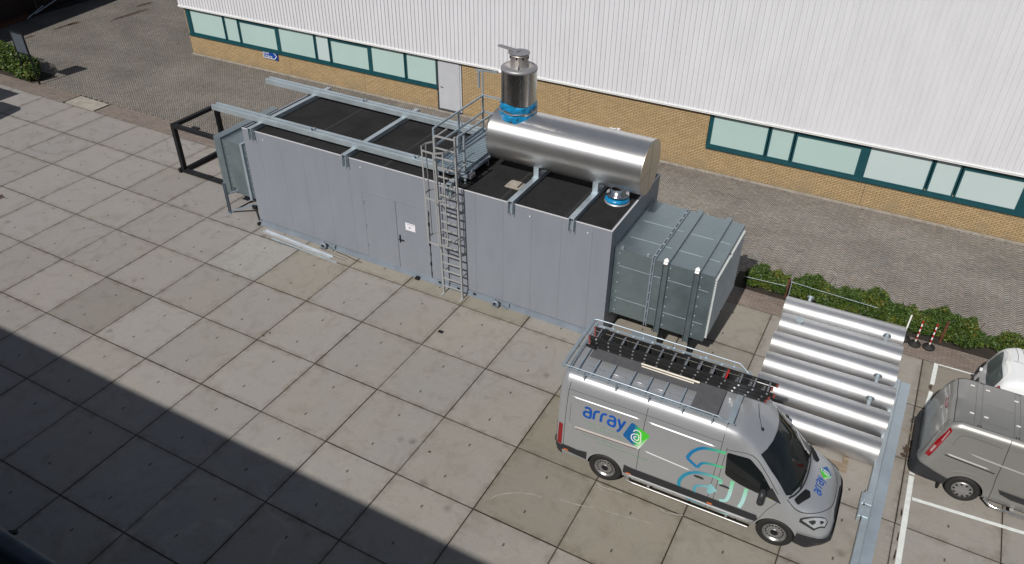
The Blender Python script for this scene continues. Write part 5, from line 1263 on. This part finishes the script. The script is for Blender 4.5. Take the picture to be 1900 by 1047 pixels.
V.location = (10.90, -2.96, 0); V.rotation_euler.z = R(1.5)
# ladder stack on the rack
def ladder_section(y0, y1, z, u0, u1, name, label, group):
    T = thing(name, label, 'ladder', (0, 0, 0), group)
    for y in (y0, y1):
        b = MB(); b.bar((u0, y, z), (u1, y, z), .028, .085); sl = build(b, 'stile', T, 'lad')
        b = MB(); s_ = -1 if y == y0 else 1
        n_ = 14
        for k in range(n_): xx = u0 + .16 + k * (u1 - u0 - .3) / (n_ - 1); b.cyl((xx, y + s_ * .014, z), (xx, y + s_ * .021, z), .021, 10)
        build(b, 'rung_rivet', sl, 'ladalu')
        b = MB(); b.box(u0 - .02, y - .02, z - .042, u0 + .02, y + .02, z + .042); b.box(u1 - .02, y - .02, z - .042, u1 + .02, y + .02, z + .042); m.setdefault('pink', m['red']); build(b, 'end_cap', sl, 'pinkcap')
    n_ = 14
    for k in range(n_):
        xx = u0 + .16 + k * (u1 - u0 - .3) / (n_ - 1); b = MB(); b.bar((xx, y0, z + .02), (xx, y1, z + .02), .036, .03); build(b, 'rung', T, 'red' if (z > 2.93 and k == 10) else 'ladalu')
    T.location = (10.90, -2.96, 0); T.rotation_euler.z = R(1.5); return T
m['pinkcap'] = simple('red_plastic', (.22, .05, .045), .6)
ladder_section(.06, .36, 2.78, .26, 4.02, 'extension_ladder', 'lowest black ladder section strapped on the silver van roof rack', 'black ladders on the van rack')
ladder_section(.07, .37, 2.87, .24, 4.06, 'extension_ladder', 'middle black ladder section of the stack on the silver van', 'black ladders on the van rack')
ladder_section(.08, .41, 2.96, .22, 4.14, 'extension_ladder', 'topmost black ladder of the stack on the silver van, a red rung near its front', 'black ladders on the van rack')
b = MB(); b.bar((11.40, -3.02 + .06, 2.82), (11.40, -2.80, 2.82), .02); b = MB(); b.cyl((12.35, -2.94, 2.775), (13.6, -2.91, 2.775), .022, 10); b.cyl((12.38, -3.0, 2.762), (13.5, -2.97, 2.762), .015, 10)
tag(base_at(build(b, 'curtain_rod', None, 'wood_l') if m.setdefault('wood_l', simple('pale_rod', (.62, .58, .50), .35)) else None, (13.1, -2.88, 2.75)), 'pale round bar lying on the van rack walkway beside the ladders', 'bar')
b = MB(); b.box(11.18, -3.0, 2.78, 11.32, -2.88, 2.86); b.box(11.10, -3.02, 2.80, 11.2, -2.97, 2.84); tag(base_at(build(b, 'ratchet_strap', None, 'black'), (11.2, -2.95, 2.78)), 'black ratchet strap bundle at the rear of the van rack', 'strap')

# ---------------------------------------------------------------- grey van, right
V2 = thing('grey_van', 'graphite grey panel van parked rear first at the right edge', 'van', (0, 0, 0))
cg = [(.76, .25), (.93, .29), (.975, .42), (.985, .75), (.975, 1.10), (.945, 1.45), (.895, 1.74), (.845, 1.88), (.74, 1.955), (.38, 1.985)]
def squash(zt_, fy, zb=.30):   # station whose height is cut at zt_
    out = []
    for y, z in cg: out.append((y * fy, zb + (z - .25) / (1.985 - .25) * (zt_ - .03 - zb)))
    return out
S2 = [(.00, .34, squash(.62, .80, .34), .62), (.04, .30, squash(.74, .90, .30), .75), (.09, .28, squash(.96, .945, .28), .98), (.15, .27, squash(1.26, .965, .27), 1.30), (.24, .26, squash(1.62, .975, .26), 1.66),
      (.34, .25, squash(1.87, .985, .25), 1.90), (.42, .25, squash(1.945, .995, .25), 1.965), (.6, .25, cg, 1.99), (3.2, .25, cg, 1.99),
      (3.6, .25, squash(1.92, .99, .25), 1.93), (4.15, .25, squash(1.22, .97, .25), 1.24), (4.7, .25, squash(1.0, .9, .25), 1.02), (4.95, .28, squash(.75, .72, .28), .76)]
body2, bv2 = car_body(S2, (1.08, 4.0), (.375, .36), .975, 'grey_p', 'body'); body2.parent = V2
shell(body2, 'rear_bumper', V2, 'dgrey', [((0, 0, .74), (.30, 0, 1)), ((.74, 0, 0), (1, 0, 0))], .014)
panel_strip('bumper_tread', bv2, V2, 'black', [('T', [(.035 + .012 * k, -.7), (.035 + .012 * k, .7)], .005) for k in range(4)], .018)
for s_, sd_ in ((-1, 'R'), (1, 'L')):
    surf('tail_light', bv2, V2, 'tail', [(sd_, rounded([(.16, .94), (.25, .93), (.36, 1.36), (.455, 1.74), (.40, 1.80), (.27, 1.42)], .02))], .008, .03)
    surf('lens', bv2, V2, 'tail_c', [(sd_, rounded([(.215, 1.08), (.255, 1.07), (.30, 1.26), (.255, 1.27)], .01)), (sd_, rounded([(.335, 1.44), (.36, 1.44), (.42, 1.72), (.40, 1.73)], .01))], .012, .03)
    panel_strip('door_gap', bv2, V2, 'seam', [(sd_, smooth2([(1.50, 2.0), (1.50, 1.75), (1.52, 1.3), (1.53, .95), (1.56, .7), (1.58, .38)]), .012), (sd_, [(2.9, 1.9), (2.9, .4)], .012), (sd_, [(.50, 1.13), (1.47, 1.07)], .028)], .005)
    crease('side_rail', bv2, V2, 'grey_p', [(sd_, [(.44, 1.165), (1.45, 1.115)], .025), (sd_, smooth2([(.74, 1.36), (1.2, 1.32), (2.0, 1.28), (3.2, 1.22)]), .03), (sd_, smooth2([(.74, .72), (.85, .80), (1.08, .845), (1.3, .80), (1.44, .72)]), .04)], .014)
    panel_strip('panel_recess', bv2, V2, 'seam', [(sd_, smooth2([(.56, 1.44), (.60, 1.65), (.72, 1.74), (1.4, 1.72)]), .006)], .004)
    surf('side_moulding', bv2, V2, 'dgrey', [(sd_, [(1.72, .60), (1.66, .70), (3.4, .66), (3.4, .53), (1.95, .53)])], .014)
    b = MB(); yy_ = s_ * 1.06; b.tube([(1.52, s_ * .95, .30), (1.66, yy_, .25), (1.9, yy_, .24), (3.5, yy_, .24)], .035, 10)
    b.tube([(1.55, s_ * .93, .30), (3.5, s_ * .93, .28)], .018, 8); b.bar((2.05, s_ * .93, .29), (2.05, yy_, .25), .07, .03); build(b, 'side_step', V2, 'chrome')
    b = MB(); b.box(.62, s_ * .82, .12, .66, s_ * .96, .36); build(b, 'mud_flap', V2, 'black')
    for wx in (1.08, 4.0): wheel(V2, wx, s_ * .865, .335, sd_, 'cap', .22)
    surf('roof_channel', bv2, V2, 'grey_p', [('T', [(.42, s_ * .80), (3.2, s_ * .80), (3.2, s_ * .765), (.42, s_ * .765)])], .010)
    panel_strip('roof_gutter', bv2, V2, 'seam', [('T', [(.42, s_ * .755), (3.2, s_ * .755)], .010)], .004)
    b = MB()
    for uu in (.85, 1.55, 2.6):
        for k in (0, .05): patch(b, bv2, 'T', [(uu + k, s_ * .74), (uu + k + .03, s_ * .74), (uu + k + .03, s_ * .71), (uu + k, s_ * .71)], .008, .03)
    build(b, 'mount_plug', V2, 'black', fix=False)
panel_strip('roof_gap', bv2, V2, 'seam', [('T', [(.425, -.80), (.425, .80)], .012)], .006)
panel_strip('roof_rib', bv2, V2, 'grey_p', [('T', rounded([(1.0, -.55), (1.0, -.35), (1.45, -.35), (1.45, -.55)], .05), .02)] * 0 + [('T', [(.95, .02), (1.52, -.01)], .016), ('T', [(1.6, -.01), (2.4, -.01)], .016), ('T', [(.93, -.50), (1.1, -.56), (1.42, -.56)], .018), ('T', [(1.6, -.53), (2.2, -.56)], .018)], .012)
panel_strip('roof_ridge', bv2, V2, 'seam', [('T', [(.78, -.74), (.78, .74)], .004), ('T', [(.90, -.74), (.90, .74)], .004), ('T', [(1.52, -.74), (1.52, .74)], .004), ('T', [(1.62, -.74), (1.62, .74)], .004)], .004)
b = MB()
for uu, yy_ in ((.70, .52), (1.0, .50), (.73, -.42), (1.0, -.42), (1.55, .42), (1.6, -.38)): b.box(uu - .05, yy_ - .012, 1.99, uu + .03, yy_ + .012, 2.003)
build(b, 'roof_clip', V2, 'white')
surf('brake_light', bv2, V2, 'tail', [('B', rounded([(-.20, 1.72), (.20, 1.72), (.20, 1.80), (-.20, 1.80)], .02))], .010, .04)
panel_strip('tailgate_gap', bv2, V2, 'seam', [('B', smooth2([(-.80, .78), (-.84, 1.1), (-.76, 1.6), (-.68, 1.86)]), .012), ('B', smooth2([(.80, .78), (.84, 1.1), (.76, 1.6), (.68, 1.86)]), .012)], .005)
b = MB(); b.tube([(.0, .55, .55), (-.10, .52, .56), (-.10, .62, .56), (.0, .62, .56)], .012, 6); build(b, 'tow_eye', V2, 'black')
surf('windscreen', bv2, V2, 'glass', [('T', [(3.66, -.74), (4.12, -.80), (4.16, 0), (4.12, .80), (3.66, .74), (3.63, 0)])], .006)
for s_, sd_ in ((-1, 'R'), (1, 'L')):
    surf('side_window', bv2, V2, 'glass', [(sd_, rounded([(2.96, 1.30), (2.98, 1.72), (3.58, 1.68), (3.92, 1.30)], .05))], .005)
    surf('headlight', bv2, V2, 'lamp', [(sd_, rounded([(4.45, .80), (4.75, .74), (4.72, .88), (4.40, .98)], .03))], .006, .03)
V2.location = (18.03, .28, 0)

# ---------------------------------------------------------------- white van behind it
V3 = thing('white_van', 'small white van mostly hidden behind the grey van', 'van', (0, 0, 0))
cw = [(.70, .25), (.83, .29), (.865, .42), (.875, .75), (.87, 1.05), (.845, 1.35), (.79, 1.58), (.735, 1.70), (.64, 1.775), (.34, 1.81)]
def sq3(zt_, fy, zb=.28): return [(y * fy, zb + (z - .25) / (1.81 - .25) * (zt_ - .03 - zb)) for y, z in cw]
S3 = [(.00, .34, sq3(.66, .84, .34), .66), (.04, .30, sq3(.78, .93, .30), .80), (.10, .28, sq3(1.08, .965, .28), 1.10), (.20, .26, sq3(1.42, .98, .26), 1.44), (.32, .25, sq3(1.70, .99, .25), 1.72),
      (.42, .25, sq3(1.775, .995, .25), 1.795), (.6, .25, cw, 1.82), (2.6, .25, cw, 1.82), (3.1, .25, sq3(1.72, .98, .25), 1.73), (3.6, .25, sq3(1.1, .96, .25), 1.12), (4.2, .28, sq3(.8, .8, .28), .8)]
body3, bv3 = car_body(S3, (.85, 3.5), (.35, .34), .865, 'white_p', 'body'); body3.parent = V3
shell(body3, 'rear_bumper', V3, 'dgrey', [((0, 0, .50), (0, 0, 1)), ((.5, 0, 0), (1, 0, 0))], .012)
surf('rear_window', bv3, V3, 'glass2', [('B', rounded([(-.64, 1.12), (.64, 1.12), (.56, 1.64), (-.56, 1.64)], .08))], .008, .04) if m.setdefault('glass2', simple('light_glass', (.10, .125, .13), .08, spec=.6)) else None
surf('number_panel', bv3, V3, 'dgrey', [('B', rounded([(-.35, .62), (.45, .62), (.45, .80), (-.35, .80)], .03))], .010, .04)
for s_, sd_ in ((-1, 'R'), (1, 'L')):
    surf('tail_light', bv3, V3, 'tail', [(sd_, rounded([(.17, 1.16), (.34, 1.20), (.40, 1.42), (.28, 1.54), (.20, 1.36)], .02)), ('B', rounded([(s_ * .72, 1.14), (s_ * .83, 1.16), (s_ * .80, 1.40), (s_ * .70, 1.3)], .02))], .008, .03)
    for wx in (.85, 3.5): wheel(V3, wx, s_ * .76, .31, sd_, 'cap', .19)
panel_strip('body_gap', bv3, V3, 'seam', [('T', smooth2([(.62, .74), (.68, .3), (.72, -.25)]), .010), ('T', smooth2([(.50, .72), (.55, .3), (.54, 0)]), .008), ('T', [(.45, .02), (.68, -.02)], .008)], .005)
panel_strip('spoiler_edge', bv3, V3, 'white', [('B', smooth2([(-.66, 1.08), (-.64, 1.50), (-.50, 1.70), (0, 1.745), (.50, 1.70), (.64, 1.50), (.66, 1.08)]), .035)], .02)
b = MB(); patch(b, bv3, 'T', rounded([(.8, -.30), (.84, -.30), (.84, -.34), (.8, -.34)], .01), .006, .03); patch(b, bv3, 'T', [(.86, -.32), (.90, -.32), (.90, -.345), (.86, -.345)], .006, .03); build(b, 'roof_plug', V3, 'black', fix=False)
b = MB(); b.box(.0, .5, .93, .06, .56, .99); b.box(-.02, -.38, .85, .06, -.30, .92); b.lathe([(.001, 0), (.035, .0), (.03, .03), (.001, .035)], (.03, -.68, .90), (-1, 0, 0), 12); build(b, 'tow_cap', V3, 'white_p')
surf('windscreen', bv3, V3, 'glass', [('T', [(3.16, -.62), (3.55, -.68), (3.58, 0), (3.55, .68), (3.16, .62), (3.13, 0)])], .006)
for s_, sd_ in ((-1, 'R'), (1, 'L')): surf('side_window', bv3, V3, 'glass', [(sd_, rounded([(2.4, 1.12), (2.42, 1.52), (3.0, 1.48), (3.4, 1.10)], .05))], .005)
V3.location = (19.10, 2.42, 0)

# ---------------------------------------------------------------- every loose piece of these becomes a part of its own
def split(o):
    bm = bmesh.new(); bm.from_mesh(o.data); bmesh.ops.remove_doubles(bm, verts=bm.verts, dist=2e-5); bm.verts.ensure_lookup_table(); seen = {}; comps = []
    for v in bm.verts:
        if v.index in seen: continue
        st_ = [v]; c = []; seen[v.index] = 1
        while st_:
            a = st_.pop(); c.append(a.index)
            for e in a.link_edges:
                w = e.other_vert(a)
                if w.index not in seen: seen[w.index] = 1; st_.append(w)
        comps.append(set(c))
    if len(comps) > 1 and len(comps) <= 60:
        for c in comps[1:]:
            b2 = bm.copy(); bmesh.ops.delete(b2, geom=[v for v in b2.verts if v.index not in c], context='VERTS'); me = o.data.copy(); b2.to_mesh(me); b2.free()
            n = o.copy(); n.data = me; COL.objects.link(n)
        bmesh.ops.delete(bm, geom=[v for v in bm.verts if v.index not in comps[0]], context='VERTS'); bm.to_mesh(o.data)
    bm.free()
SPLIT = {'jacket_band', 'body_crease', 'felt_lap', 'pipe_band', 'door_gap', 'marker_light', 'stiffener', 'cross_bar', 'side_moulding', 'lens', 'mount_plug', 'roof_clip', 'roof_ridge', 'roof_rib', 'movement_joint', 'wiper', 'lifting_lug_', 'window_post', 'tailgate_gap', 'handle_grip', 'rung_rivet', 'platform_foot', 'clamp_bolt', 'side_rail', 'metal_grille', 'gutter_joint', 'swirl_graphic', 'post', 'top_brace', 'saddle', 'rim_opening', 'bonnet_gap', 'panel_recess', 'roof_gap', 'curtain_rod_'}
for o in list(bpy.data.objects):
    if o.type == 'MESH' and o.parent is not None and o.name.split('.')[0] in SPLIT: split(o)
